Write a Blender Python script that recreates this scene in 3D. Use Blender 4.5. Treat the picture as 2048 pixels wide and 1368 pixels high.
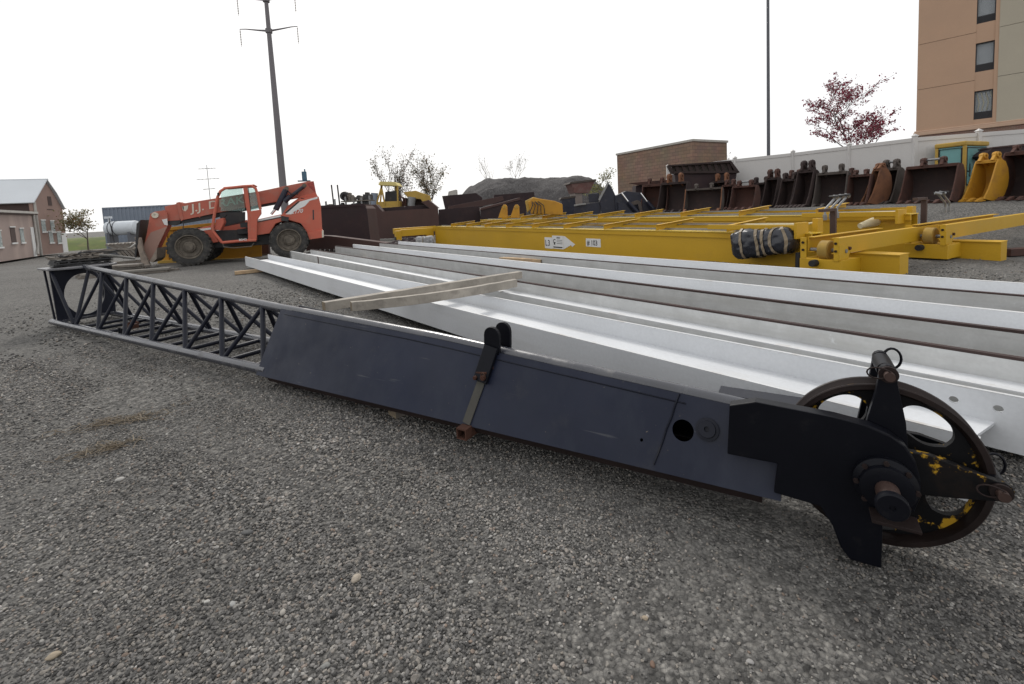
import bpy, bmesh, math, random
from mathutils import Vector, Matrix, geometry, noise as mnoise
import numpy as np

for _o in list(bpy.data.objects): bpy.data.objects.remove(_o)
scene = bpy.context.scene
col = scene.collection
R = math.radians
random.seed(7)

# ------------------------------------------------------------------ camera
FPX, HC, ROLL, PITCH, PPY = 915.0, 1.4, 0.0505, R(4.75), 496.0   # measured on the photograph (2048 px wide)
_f = Vector((0, math.cos(PITCH), -math.sin(PITCH))); _r0 = Vector((1, 0, 0)); _u0 = _r0.cross(_f)
_r = _r0*math.cos(ROLL) - _u0*math.sin(ROLL); _u = _r0*math.sin(ROLL) + _u0*math.cos(ROLL)
CAM = Vector((0, 0, HC))
cd = bpy.data.cameras.new('camera'); cam = bpy.data.objects.new('camera', cd); col.objects.link(cam)
cd.sensor_width = 36; cd.lens = 36*FPX/2048; cd.shift_y = -(684-PPY)/2048; cd.clip_start = .05; cd.clip_end = 3000
m = Matrix((( _r.x, _u.x, -_f.x, 0), (_r.y, _u.y, -_f.y, 0), (_r.z, _u.z, -_f.z, HC), (0, 0, 0, 1)))
cam.matrix_world = m; scene.camera = cam

# ------------------------------------------------------------------ sky and sun (bright overcast, sun behind thin cloud ahead)
SUN_EL, SUN_AZ = R(40), R(-18)       # azimuth from +Y towards +X
w = bpy.data.worlds.new('World'); scene.world = w; w.use_nodes = True
nt = w.node_tree; nt.nodes.clear()
wo = nt.nodes.new('ShaderNodeOutputWorld'); bg = nt.nodes.new('ShaderNodeBackground'); bg.inputs['Strength'].default_value = .1
sk = nt.nodes.new('ShaderNodeTexSky'); sk.sky_type = 'NISHITA'; sk.sun_disc = False; sk.sun_elevation = SUN_EL; sk.sun_rotation = SUN_AZ
sk.air_density = 1.0; sk.dust_density = 3.0
tcw = nt.nodes.new('ShaderNodeTexCoord')
nz = nt.nodes.new('ShaderNodeTexNoise'); nz.inputs['Scale'].default_value = 2.2; nz.inputs['Detail'].default_value = 5
mr = nt.nodes.new('ShaderNodeMapRange'); mr.inputs['To Min'].default_value = 8.4; mr.inputs['To Max'].default_value = 9.8
cx = nt.nodes.new('ShaderNodeCombineXYZ'); mixw = nt.nodes.new('ShaderNodeMix'); mixw.data_type = 'RGBA'
mixw.inputs[0].default_value = .93
L_ = nt.links.new
L_(tcw.outputs['Generated'], nz.inputs['Vector']); L_(nz.outputs['Fac'], mr.inputs['Value'])
for i in range(3): L_(mr.outputs[0], cx.inputs[i])
L_(sk.outputs[0], mixw.inputs[6]); L_(cx.outputs[0], mixw.inputs[7]); L_(mixw.outputs[2], bg.inputs['Color']); L_(bg.outputs[0], wo.inputs[0])
sd = bpy.data.lights.new('sun', 'SUN'); sd.energy = 1.5; sd.angle = R(12); sd.color = (1, .96, .9)
sun = bpy.data.objects.new('sun', sd); col.objects.link(sun)
_sv = Vector((math.sin(SUN_AZ)*math.cos(SUN_EL), math.cos(SUN_AZ)*math.cos(SUN_EL), math.sin(SUN_EL)))
sun.rotation_euler = _sv.to_track_quat('Z', 'Y').to_euler(); sun.location = (0, 30, 40)
vs = scene.view_settings; vs.view_transform = 'Standard'; vs.look = 'None'; vs.exposure = 0.27; vs.gamma = 1.0; vs.use_curve_mapping = False

# ------------------------------------------------------------------ measuring helpers: photograph pixel -> place
def ray(x, y): return _f + _r*((x-1024)/FPX) + _u*((PPY-y)/FPX)
def onz(x, y, z): d = ray(x, y); return CAM + d*((z-HC)/d.z)
def at(x, y, Y): d = ray(x, y); return CAM + d*(Y/d.y)
def ss(a):
    a = max(0., min(1., a)); return a*a*(3-2*a)
class Frame:
    """a vertical plane / local frame: origin A, x axis at angle ang (degrees)"""
    def __init__(s, A, ang):
        s.A = Vector((A[0], A[1], A[2] if len(A) > 2 else 0)); s.ang = R(ang)
        s.d = Vector((math.cos(s.ang), math.sin(s.ang), 0)); s.n = Vector((-s.d.y, s.d.x, 0))
    def px(s, x, y, v=0):
        r = ray(x, y); A = s.A + s.n*v; k = (A-CAM).dot(s.n)/r.dot(s.n); p = CAM + r*k
        return (p-s.A).dot(s.d), p.z - s.A.z
def gz(x, y):
    r = .474*x + .88*y
    z = .95*ss((r-14.2)/5.2)*ss((x+1)/6)
    z += -1.05*ss((math.hypot(x, y)-20)/42)*ss((-x-4)/12)
    s_ = -((x-6.28)*.4848-(y-7.38)*.8746); q_ = .875*x+.485*y
    if 0 < s_ < 26: z -= .5*math.exp(-((q_-9.15)/1.5)**2)*ss((s_-3)/5)*ss((26-s_)/3)
    return z
def gnear(x, y):
    k = ss((22-math.hypot(x, y))/10)
    u = .53*x+.85*y; v = .85*x-.53*y; wob = .12*math.sin(v*.7)+.05*math.sin(v*1.9); rut = 0.
    for u0 in (1.45, 3.05, -.05):
        e = (u-u0-wob)/.17; rut += -.016*math.exp(-e*e) + .009*(math.exp(-((u-u0-wob-.3)/.11)**2)+math.exp(-((u-u0-wob+.3)/.11)**2))
    rut *= ss((1.5-x)/2.5)
    return gz(x, y) + k*rut + k*.035*(mnoise.noise(Vector((x*.55, y*.55, 1.3)))) + k*.012*mnoise.noise(Vector((x*2.1, y*2.1, 4.)))

# ------------------------------------------------------------------ mesh helpers
class MB:
    def __init__(s): s.v = []; s.f = []; s.mi = []
    def add(s, vs, fs, mi=0):
        o = len(s.v); s.v += [tuple(v) for v in vs]; s.f += [tuple(i+o for i in f) for f in fs]; s.mi += [mi]*len(fs); return s
    def hexa(s, p, mi=0): return s.add(p, [(0,3,2,1),(4,5,6,7),(0,1,5,4),(1,2,6,5),(2,3,7,6),(3,0,4,7)], mi)
    def bx(s, x0, x1, y0, y1, z0, z1, mi=0):
        return s.hexa([(x0,y0,z0),(x1,y0,z0),(x1,y1,z0),(x0,y1,z0),(x0,y0,z1),(x1,y0,z1),(x1,y1,z1),(x0,y1,z1)], mi)
    def bar(s, p, q, a, b, up=(0,0,1), mi=0):
        """rectangular bar from p to q, a wide (sideways), b tall"""
        p = Vector(p); q = Vector(q); d = (q-p).normalized(); up = Vector(up)
        if abs(d.dot(up)) > .98: up = Vector((1,0,0))
        sx = d.cross(up).normalized()*a/2; sz = sx.cross(d).normalized()*b/2
        return s.hexa([p-sx-sz, p+sx-sz, q+sx-sz, q-sx-sz, p-sx+sz, p+sx+sz, q+sx+sz, q-sx+sz], mi)
    def prism(s, poly, y0, y1, plane='xz', mi=0):
        n = len(poly)
        def P(a, b, c): return (a, c, b) if plane == 'xz' else ((a, b, c) if plane == 'xy' else (c, a, b))
        vs = [P(a, b, y0) for a, b in poly] + [P(a, b, y1) for a, b in poly]
        fs = [(i, (i+1) % n, n+(i+1) % n, n+i) for i in range(n)]
        tri = geometry.tessellate_polygon([[Vector((a, b, 0)) for a, b in poly]])
        fs += [tuple(t) for t in tri] + [tuple(i+n for i in t) for t in tri]
        return s.add(vs, fs, mi)
    def holed(s, outer, holes, M, th, mi=0):
        """flat plate with holes; 2-D outlines mapped by M (4x4), thickness th along local z"""
        loops = [outer] + holes; flat = [p for l in loops for p in l]
        tri = geometry.tessellate_polygon([[Vector((a, b, 0)) for a, b in l] for l in loops])
        N = len(flat); vs = [M @ Vector((a, b, 0)) for a, b in flat] + [M @ Vector((a, b, th)) for a, b in flat]
        fs = [tuple(t) for t in tri] + [tuple(i+N for i in t) for t in tri]
        o = 0
        for l in loops:
            n = len(l); fs += [(o+i, o+(i+1) % n, N+o+(i+1) % n, N+o+i) for i in range(n)]; o += n
        return s.add(vs, fs, mi)
    def tube(s, p, q, r, r1=None, n=12, mi=0): return s.path([p, q], [r, r if r1 is None else r1], n, mi)
    def path(s, pts, r, n=8, mi=0, closed=False):
        pts = [Vector(p) for p in pts]; k = len(pts); rs = r if isinstance(r, (list, tuple)) else [r]*k
        vs = []; prev = None
        for i, p in enumerate(pts):
            a = pts[(i-1) % k] if (i or closed) else p; b = pts[(i+1) % k] if (i < k-1 or closed) else p
            t = (b-a).normalized()
            if prev is None:
                up = Vector((0,0,1)) if abs(t.z) < .9 else Vector((1,0,0)); sx = t.cross(up).normalized()
            else:
                sx = (prev - t*prev.dot(t)).normalized()
            prev = sx; sy = sx.cross(t)
            for j in range(n):
                c = 2*math.pi*j/n; vs.append(p + (sx*math.cos(c) + sy*math.sin(c))*rs[i])
        fs = []
        for i in range(k if closed else k-1):
            i2 = (i+1) % k
            for j in range(n): fs.append((i*n+j, i*n+(j+1) % n, i2*n+(j+1) % n, i2*n+j))
        if not closed: fs += [tuple(range(n)), tuple(range((k-1)*n, k*n))]
        return s.add(vs, fs, mi)
    def lathe(s, prof, c=(0,0,0), axis='y', n=32, closed=False, mi=0, cap=True):
        vs = []; k = len(prof)
        for j in range(n):
            a = 2*math.pi*j/n
            for r, h in prof:
                x, z = r*math.cos(a), r*math.sin(a)
                vs.append({'y': (c[0]+x, c[1]+h, c[2]+z), 'z': (c[0]+x, c[1]+z, c[2]+h), 'x': (c[0]+h, c[1]+x, c[2]+z)}[axis])
        fs = []
        for j in range(n):
            j2 = (j+1) % n
            for i in range(k if closed else k-1): fs.append((j*k+i, j*k+(i+1) % k, j2*k+(i+1) % k, j2*k+i))
        if not closed and cap:
            if prof[0][0] > 1e-6: fs.append(tuple(j*k for j in range(n)))
            if prof[-1][0] > 1e-6: fs.append(tuple(j*k+k-1 for j in range(n)))
        return s.add(vs, fs, mi)
    def build(s, name, mat, parent=None, bev=0, smooth=0, loc=None, rot=None, recalc=True):
        me = bpy.data.meshes.new(name); me.from_pydata(s.v, [], s.f)
        mats = mat if isinstance(mat, (list, tuple)) else [mat]
        for x in mats: me.materials.append(x)
        if len(mats) > 1: me.polygons.foreach_set('material_index', s.mi)
        if recalc:
            bm = bmesh.new(); bm.from_mesh(me); bmesh.ops.remove_doubles(bm, verts=bm.verts, dist=1e-6)
            bmesh.ops.recalc_face_normals(bm, faces=bm.faces); bm.to_mesh(me); bm.free()
        if smooth:
            me.polygons.foreach_set('use_smooth', [True]*len(me.polygons)); me.set_sharp_from_angle(angle=R(smooth))
        me.update()
        o = bpy.data.objects.new(name, me); col.objects.link(o)
        if parent: o.parent = parent
        if loc is not None: o.location = loc
        if rot is not None: o.rotation_euler = rot
        if bev:
            b = o.modifiers.new('edge', 'BEVEL'); b.width = bev; b.segments = 2; b.limit_method = 'ANGLE'; b.angle_limit = R(40)
        return o
def tag(o, label=None, cat=None, group=None, kind=None):
    if label: o['label'] = label
    if cat: o['category'] = cat
    if group: o['group'] = group
    if kind: o['kind'] = kind
    return o
def thing(name, label, cat, loc=(0,0,0), rz=0, group=None, rx=0, ry=0):
    o = bpy.data.objects.new(name, None); col.objects.link(o); o.location = loc; o.rotation_euler = (rx, ry, rz); o.empty_display_size = .2
    return tag(o, label, cat, group)
def copy_tree(o, parent=None):
    c = o.copy(); col.objects.link(c); c.parent = parent
    if parent is not None: c.matrix_parent_inverse = o.matrix_parent_inverse.copy()
    for ch in list(o.children): copy_tree(ch, c)
    return c
def share(o, parent, loc=None, rot=None):
    c = o.copy(); col.objects.link(c); c.parent = parent
    if loc is not None: c.location = loc
    if rot is not None: c.rotation_euler = rot
    return c
def circle(cx_, cy_, r, n=24, ry=None): return [(cx_+r*math.cos(2*math.pi*i/n), cy_+(ry or r)*math.sin(2*math.pi*i/n)) for i in range(n)]
def lettering(txt, size, mat, parent, M, name='lettering', ext=.002, shear=0, sx=1):
    cu = bpy.data.curves.new(name, 'FONT'); cu.body = txt; cu.size = size; cu.extrude = ext; cu.shear = shear; cu.offset = size*.012; cu.align_x = 'LEFT'; cu.resolution_u = 3
    t = bpy.data.objects.new('t', cu); col.objects.link(t)
    dg = bpy.context.evaluated_depsgraph_get(); me = bpy.data.meshes.new_from_object(t.evaluated_get(dg)); me.name = name
    bpy.data.objects.remove(t); bpy.data.curves.remove(cu)
    me.transform(M @ Matrix.Diagonal((sx, 1, 1, 1))); me.materials.clear(); me.materials.append(mat)
    o = bpy.data.objects.new(name, me); col.objects.link(o); o.parent = parent; return o
def M_side(x, y, z, flip=False):
    """text plane: text x along +x, text up along +z, facing -y"""
    return Matrix(((1,0,0,x),(0,0,-1,y),(0,1,0,z),(0,0,0,1)))

# ------------------------------------------------------------------ materials
def mat(name, c, rough=.6, metal=0., var=.18, sc=2.5, dirt=None, damt=.0, dsc=4., streak=False, rust=None, ramt=.0, rsc=9., bump=.0, bsc=60., spec=.4, alpha=None, trans=0., edge=None, eamt=0.):
    m = bpy.data.materials.new(name); m.use_nodes = True; nt = m.node_tree; N = nt.nodes; N.clear(); L = nt.links.new
    out = N.new('ShaderNodeOutputMaterial'); b = N.new('ShaderNodeBsdfPrincipled'); L(b.outputs[0], out.inputs[0])
    tc = N.new('ShaderNodeTexCoord'); oi = N.new('ShaderNodeObjectInfo')
    wv = N.new('ShaderNodeMath'); wv.operation = 'MULTIPLY'; wv.inputs[1].default_value = 41.; L(oi.outputs['Random'], wv.inputs[0])
    mp = N.new('ShaderNodeMapping'); L(tc.outputs['Object'], mp.inputs[0])
    def noise(scale, det=5., rgh=.55, vec=None):
        n = N.new('ShaderNodeTexNoise'); n.noise_dimensions = '4D'; n.inputs['Scale'].default_value = scale; n.inputs['Detail'].default_value = det; n.inputs['Roughness'].default_value = rgh
        L(vec or tc.outputs['Object'], n.inputs['Vector']); L(wv.outputs[0], n.inputs['W']); return n.outputs['Fac']
    def rng(v, a, b_, c_, d):
        r = N.new('ShaderNodeMapRange'); r.inputs[1].default_value = a; r.inputs[2].default_value = b_; r.inputs[3].default_value = c_; r.inputs[4].default_value = d; L(v, r.inputs[0]); return r.outputs[0]
    def mixc(fac, A, B):
        x = N.new('ShaderNodeMix'); x.data_type = 'RGBA'
        if isinstance(fac, float): x.inputs[0].default_value = fac
        else: L(fac, x.inputs[0])
        for i, q in ((6, A), (7, B)):
            if isinstance(q, (tuple, list)): x.inputs[i].default_value = (*q, 1)
            else: L(q, x.inputs[i])
        return x.outputs[2]
    n1 = noise(sc, 6)
    lo = tuple(max(0, k*(1-var)) for k in c); hi = tuple(min(1, k*(1+var)) for k in c)
    colr = mixc(rng(n1, .3, .7, 0, 1), lo, hi)
    nf = noise(45., 3); colr = mixc(rng(nf, .35, .65, 0., .25), colr, tuple(k*.75 for k in c))
    rg = rng(n1, .3, .7, max(.05, rough-.1), min(1, rough+.12))
    if dirt:
        if streak: mp.inputs['Scale'].default_value = (.1, 1, 1) if streak == 'x' else (1, 1, .12)
        nd = noise(dsc, 7, .6, mp.outputs[0])
        mk = rng(nd, .62-.3*damt, .78-.25*damt, 0, min(1., .35+.6*damt)); colr = mixc(mk, colr, dirt)
        r2 = N.new('ShaderNodeMix'); r2.data_type = 'FLOAT'; L(mk, r2.inputs[0]); L(rg, r2.inputs[2]); r2.inputs[3].default_value = .85; rg = r2.outputs[0]
    met = None
    if rust:
        nr = noise(rsc, 8, .65); mk = rng(nr, .66-.25*ramt, .70-.25*ramt, 0, 1); colr = mixc(mk, colr, rust)
        r2 = N.new('ShaderNodeMix'); r2.data_type = 'FLOAT'; L(mk, r2.inputs[0]); L(rg, r2.inputs[2]); r2.inputs[3].default_value = .9; rg = r2.outputs[0]
    L(colr, b.inputs['Base Color']); L(rg, b.inputs['Roughness']); b.inputs['Metallic'].default_value = metal; b.inputs['Specular IOR Level'].default_value = spec
    if trans: b.inputs['Transmission Weight'].default_value = trans
    if alpha is not None: b.inputs['Alpha'].default_value = alpha
    if bump:
        bp = N.new('ShaderNodeBump'); bp.inputs['Strength'].default_value = bump; bp.inputs['Distance'].default_value = .01
        L(noise(bsc, 4), bp.inputs['Height']); L(bp.outputs[0], b.inputs['Normal'])
    return m
RUST = (.085, .034, .02)
MAT = dict(
 jib=mat('dark blue paint', (.0085, .010, .018), .4, var=.12, sc=1.4, dirt=(.09, .085, .075), damt=.05, dsc=3, streak=True, rust=(.11, .07, .05), ramt=-.22, rsc=20, bump=.05, bsc=30, spec=.2),
 jibface=mat('weathered blue plate', (.0135, .0155, .027), .5, var=.22, sc=1.1, dirt=(.034, .035, .038), damt=.3, dsc=2.2, streak=True, rust=(.13, .12, .105), ramt=-.1, rsc=34, bump=.09, bsc=18, spec=.3),
 tube=mat('worn tube paint', (.032, .034, .045), .24, var=.3, sc=3, dirt=(.12, .115, .11), damt=.28, dsc=6, bump=.04, spec=.9),
 slabtop=mat('sky-paled worn slab', (.10, .10, .11), .26, var=.25, sc=3, dirt=(.2, .19, .18), damt=.3, dsc=6, spec=1.0),  # pale base stands in for sky reflected off the slab top
 black=mat('black paint', (.0045, .005, .008), .42, var=.2, sc=2, dirt=(.03, .028, .026), damt=.05, dsc=8, rust=(.07, .06, .045), ramt=-.24, rsc=26, bump=.05, spec=.14),
 chip=mat('black over yellow chipped paint', (.006, .006, .007), .5, var=.3, sc=3, dirt=(.03, .018, .012), damt=.35, dsc=7, rust=(.42, .24, .02), ramt=.4, rsc=14, bump=.06, spec=.15),
 rustdark=mat('dark rusty steel', (.022, .014, .013), .7, spec=.2, var=.35, sc=4, dirt=(.02, .015, .014), damt=.5, dsc=5, bump=.15),
 rust=mat('rusty steel', (.075, .034, .024), .85, spec=.2, var=.4, sc=5, dirt=(.05, .028, .02), damt=.5, dsc=6, bump=.2),
 pin=mat('worn pin steel', (.06, .036, .03), .5, metal=.3, var=.3, sc=8, bump=.08),
 white=mat('white beam paint', (.60, .615, .635), .45, var=.06, sc=1.3, dirt=(.44, .435, .42), damt=.3, dsc=5, streak='x', rust=(.3, .17, .1), ramt=-.28, rsc=14, spec=.45),
 galv=mat('mottled grey primer', (.50, .505, .50), .5, var=.14, sc=5, dirt=(.38, .375, .355), damt=.5, dsc=7, streak='x', rust=(.58, .59, .59), ramt=.0, rsc=4, bump=.05, bsc=25, spec=.5),
 edge=mat('rusty gap-shaded flange edge', (.05, .03, .027), .85, var=.35, sc=3, dirt=(.05, .04, .04), damt=.5, dsc=4),
 edgew=mat('white flange edge', (.55, .56, .57), .5, var=.08, sc=3, dirt=(.3, .25, .2), damt=.3, dsc=6),
 timber=mat('weathered timber', (.33, .3, .26), .85, var=.25, sc=3, dirt=(.17, .15, .13), damt=.4, dsc=9, bump=.3, bsc=35),
 timberend=mat('timber end grain', (.2, .16, .11), .9, var=.25, sc=12, bump=.3),
 newwood=mat('fresh timber', (.46, .33, .2), .8, var=.2, sc=6, dirt=(.28, .15, .09), damt=.4, dsc=8, bump=.2),
 yellowtop=mat('glossy yellow flange', (.6, .4, .03), .24, var=.05, sc=.8, dirt=(.5, .36, .1), damt=.2, spec=.9),  # paler than the web yellow: sky sheen partly put into the colour
 yellow=mat('yellow crane paint', (.52, .305, .013), .5, var=.06, sc=.8, dirt=(.42, .25, .03), damt=.2, dsc=1.6, rust=(.25, .13, .03), ramt=-.3, rsc=18, spec=.4),
 yellowold=mat('faded yellow paint', (.43, .28, .055), .65, var=.18, sc=2, dirt=(.25, .16, .07), damt=.4, dsc=4, rust=RUST, ramt=-.15, rsc=12),
 yelbucket=mat('orange yellow paint', (.45, .225, .018), .6, var=.12, sc=2, dirt=(.28, .13, .03), damt=.4, dsc=3, rust=RUST, ramt=-.2, rsc=10),
 orange=mat('faded orange red paint', (.48, .115, .072), .55, var=.1, sc=1.4, dirt=(.36, .17, .12), damt=.35, dsc=2.2, rust=(.3, .08, .04), ramt=-.2, rsc=12, spec=.4),
 orangefade=mat('dusty pink orange paint', (.44, .125, .085), .65, var=.12, sc=1.6, dirt=(.34, .2, .16), damt=.45, dsc=2.5),
 tyre=mat('tyre rubber', (.034, .033, .032), .85, var=.3, sc=6, dirt=(.1, .092, .082), damt=.5, dsc=7, bump=.2),
 rim=mat('dusty brown rim', (.115, .098, .08), .8, var=.2, sc=6, dirt=(.2, .175, .14), damt=.5, dsc=6),
 darkmetal=mat('dark greasy metal', (.03, .03, .032), .55, var=.3, sc=5, dirt=(.09, .08, .07), damt=.3),
 chrome=mat('chrome rod', (.75, .76, .78), .15, metal=1., var=.04),
 steel=mat('galvanised steel', (.24, .245, .25), .4, metal=.5, var=.15, sc=8, dirt=(.25, .24, .23), damt=.3),
 decal=mat('white decal', (.68, .68, .67), .55, var=.06),
 decalblk=mat('black decal', (.02, .02, .02), .5, var=.1),
 decalold=mat('faded cream decal', (.6, .55, .46), .6, var=.1),
 rubber=mat('black rubber', (.018, .018, .02), .6, var=.2),
 plastic=mat('black plastic wrap', (.014, .016, .024), .28, var=.3, sc=6, bump=.6, bsc=14, spec=.6),
 tape=mat('brown tape', (.24, .19, .13), .5, var=.15, sc=8),
 tarp=mat('cream cloth', (.62, .56, .38), .8, var=.1, dirt=(.45, .38, .28), damt=.3, bump=.3, bsc=12),
 bag=mat('pale plastic sheet', (.55, .48, .42), .4, var=.15, sc=5, dirt=(.25, .13, .1), damt=.3, bump=.5, bsc=16),
 navy=mat('black blue attachment paint', (.018, .02, .034), .5, var=.25, dirt=(.09, .085, .08), damt=.2, dsc=5),
 bktrust=mat('brown bucket steel', (.075, .034, .026), .85, var=.3, sc=2.2, dirt=(.025, .019, .018), damt=.45, dsc=3, bump=.12, bsc=20),
 bktorange=mat('orange rust bucket steel', (.17, .075, .038), .88, var=.3, sc=2.5, dirt=(.07, .035, .025), damt=.5, dsc=3, bump=.12, bsc=20),
 bktgrey=mat('grey brown bucket steel', (.075, .062, .055), .85, var=.25, sc=2.5, dirt=(.03, .024, .022), damt=.4, dsc=3, bump=.12, bsc=20),
 bktdark=mat('blackened bucket steel', (.034, .022, .021), .85, var=.3, sc=2.5, dirt=(.07, .04, .03), damt=.3, dsc=4, bump=.12, bsc=20),
 hopper=mat('purple brown plate steel', (.07, .04, .036), .8, var=.2, sc=1, dirt=(.055, .03, .028), damt=.4, dsc=1.6, streak=True, bump=.08, bsc=12),
 hopperdk=mat('dark brown plate steel', (.03, .018, .02), .8, var=.25, sc=1, dirt=(.06, .035, .03), damt=.3, dsc=1.6, bump=.08, bsc=12),
 vinyl=mat('white vinyl fence', (.56, .545, .53), .5, var=.04, sc=.7, dirt=(.45, .43, .4), damt=.2, dsc=1.2),
 stucco=mat('tan stucco', (.46, .305, .21), .9, var=.05, sc=.6, dirt=(.48, .3, .2), damt=.2, dsc=.9, bump=.15, bsc=40),
 stuccolt=mat('cream stucco', (.41, .37, .295), .9, var=.05, sc=.6, dirt=(.42, .37, .29), damt=.2, dsc=.9, bump=.15, bsc=40),
 trim=mat('tan cornice', (.5, .345, .25), .8, var=.06),
 blind=mat('white window blind', (.68, .7, .72), .6, var=.05), dark=mat('dark louvre', (.035, .034, .038), .6, var=.15),
 concrete=mat('concrete coping', (.42, .4, .37), .85, var=.1, dirt=(.3, .28, .25), damt=.3),
 barnwall=mat('pink brown brick barn wall', (.285, .195, .165), .9, var=.12, sc=.8, dirt=(.25, .16, .14), damt=.3, dsc=1.5),
 annex=mat('grey pink render', (.32, .25, .225), .9, var=.1, sc=.6, dirt=(.45, .35, .3), damt=.4, dsc=.7, streak=True),
 sheet=mat('pale grey sheet roof', (.55, .58, .61), .4, var=.05, sc=.5), tank=mat('white tank paint', (.58, .62, .66), .4, var=.05, sc=1.5, dirt=(.4, .4, .38), damt=.2),
 boxblue=mat('blue grey container paint', (.2, .235, .29), .6, var=.08, sc=.6, dirt=(.14, .15, .17), damt=.3, dsc=1.2, streak=True),
 bark=mat('grey bark', (.14, .12, .105), .9, var=.25, sc=9, bump=.3, bsc=30), polesteel=mat('weathering pole steel', (.17, .16, .17), .7, var=.12, sc=.4),
 lamp=mat('dark grey pole paint', (.1, .105, .12), .5, var=.1), brown=mat('dark brown siding', (.07, .045, .04), .8, var=.1),
 oldwood=mat('grey old timber', (.17, .15, .13), .9, var=.3, sc=5, dirt=(.06, .05, .045), damt=.4, dsc=8, bump=.3, bsc=30),
 teal=mat('blue steel', (.06, .13, .19), .5, var=.2),
)
def glass(name, c, rough=.05, tr=.85):
    m = bpy.data.materials.new(name); m.use_nodes = True; b = m.node_tree.nodes['Principled BSDF']
    b.inputs['Base Color'].default_value = (*c, 1); b.inputs['Roughness'].default_value = rough; b.inputs['Transmission Weight'].default_value = tr; b.inputs['IOR'].default_value = 1.2
    return m
MAT['glass'] = glass('green tinted glass', (.62, .8, .76)); MAT['cabglass'] = glass('teal cab glass', (.32, .62, .62), .12, .55)
MAT['winglass'] = glass('window glass', (.25, .28, .3), .03, 0.); MAT['winglass'].node_tree.nodes['Principled BSDF'].inputs['Alpha'].default_value = .3
def leafmat(name, cols):
    m = bpy.data.materials.new(name); m.use_nodes = True; nt = m.node_tree; b = nt.nodes['Principled BSDF']
    g = nt.nodes.new('ShaderNodeNewGeometry'); cr = nt.nodes.new('ShaderNodeValToRGB'); cr.color_ramp.interpolation = 'LINEAR'
    e = cr.color_ramp.elements
    while len(e) < len(cols): e.new(.5)
    for i, k in enumerate(cols): e[i].position = i/(len(cols)-1); e[i].color = (*k, 1)
    nt.links.new(g.outputs['Random Per Island'], cr.inputs[0]); nt.links.new(cr.outputs[0], b.inputs['Base Color']); b.inputs['Roughness'].default_value = .6
    tr = nt.nodes.new('ShaderNodeBsdfTranslucent'); nt.links.new(cr.outputs[0], tr.inputs[0]); mx = nt.nodes.new('ShaderNodeMixShader'); mx.inputs[0].default_value = .25
    nt.links.new(b.outputs[0], mx.inputs[1]); nt.links.new(tr.outputs[0], mx.inputs[2]); nt.links.new(mx.outputs[0], nt.nodes['Material Output'].inputs[0])
    return m
def brickmat(name, c1, c2, mortar, sx, sy, ang):
    m = bpy.data.materials.new(name); m.use_nodes = True; nt = m.node_tree; b = nt.nodes['Principled BSDF']; L = nt.links.new
    tc = nt.nodes.new('ShaderNodeTexCoord'); sp = nt.nodes.new('ShaderNodeSeparateXYZ'); ad = nt.nodes.new('ShaderNodeMath'); cb = nt.nodes.new('ShaderNodeCombineXYZ')
    L(tc.outputs['Object'], sp.inputs[0]); L(sp.outputs[0], ad.inputs[0]); L(sp.outputs[1], ad.inputs[1]); L(ad.outputs[0], cb.inputs[0]); L(sp.outputs[2], cb.inputs[1])
    br = nt.nodes.new('ShaderNodeTexBrick'); br.inputs['Color1'].default_value = (*c1, 1); br.inputs['Color2'].default_value = (*c2, 1); br.inputs['Mortar'].default_value = (*mortar, 1)
    br.inputs['Scale'].default_value = 1; br.inputs['Brick Width'].default_value = sx; br.inputs['Row Height'].default_value = sy; br.inputs['Mortar Size'].default_value = .014; br.inputs['Mortar Smooth'].default_value = .3
    L(cb.outputs[0], br.inputs['Vector'])
    n = nt.nodes.new('ShaderNodeTexNoise'); n.inputs['Scale'].default_value = 1.1; n.inputs['Detail'].default_value = 6; L(tc.outputs['Object'], n.inputs['Vector'])
    mx = nt.nodes.new('ShaderNodeMix'); mx.data_type = 'RGBA'; mx.blend_type = 'MULTIPLY'; mx.inputs[0].default_value = .35; L(br.outputs[0], mx.inputs[6]); L(n.outputs['Color'], mx.inputs[7])
    L(mx.outputs[2], b.inputs['Base Color']); b.inputs['Roughness'].default_value = .9
    bp = nt.nodes.new('ShaderNodeBump'); bp.inputs['Strength'].default_value = .6; bp.inputs['Distance'].default_value = .02; bp.invert = True; L(br.outputs['Fac'], bp.inputs['Height']); L(bp.outputs[0], b.inputs['Normal'])
    return m
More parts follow.
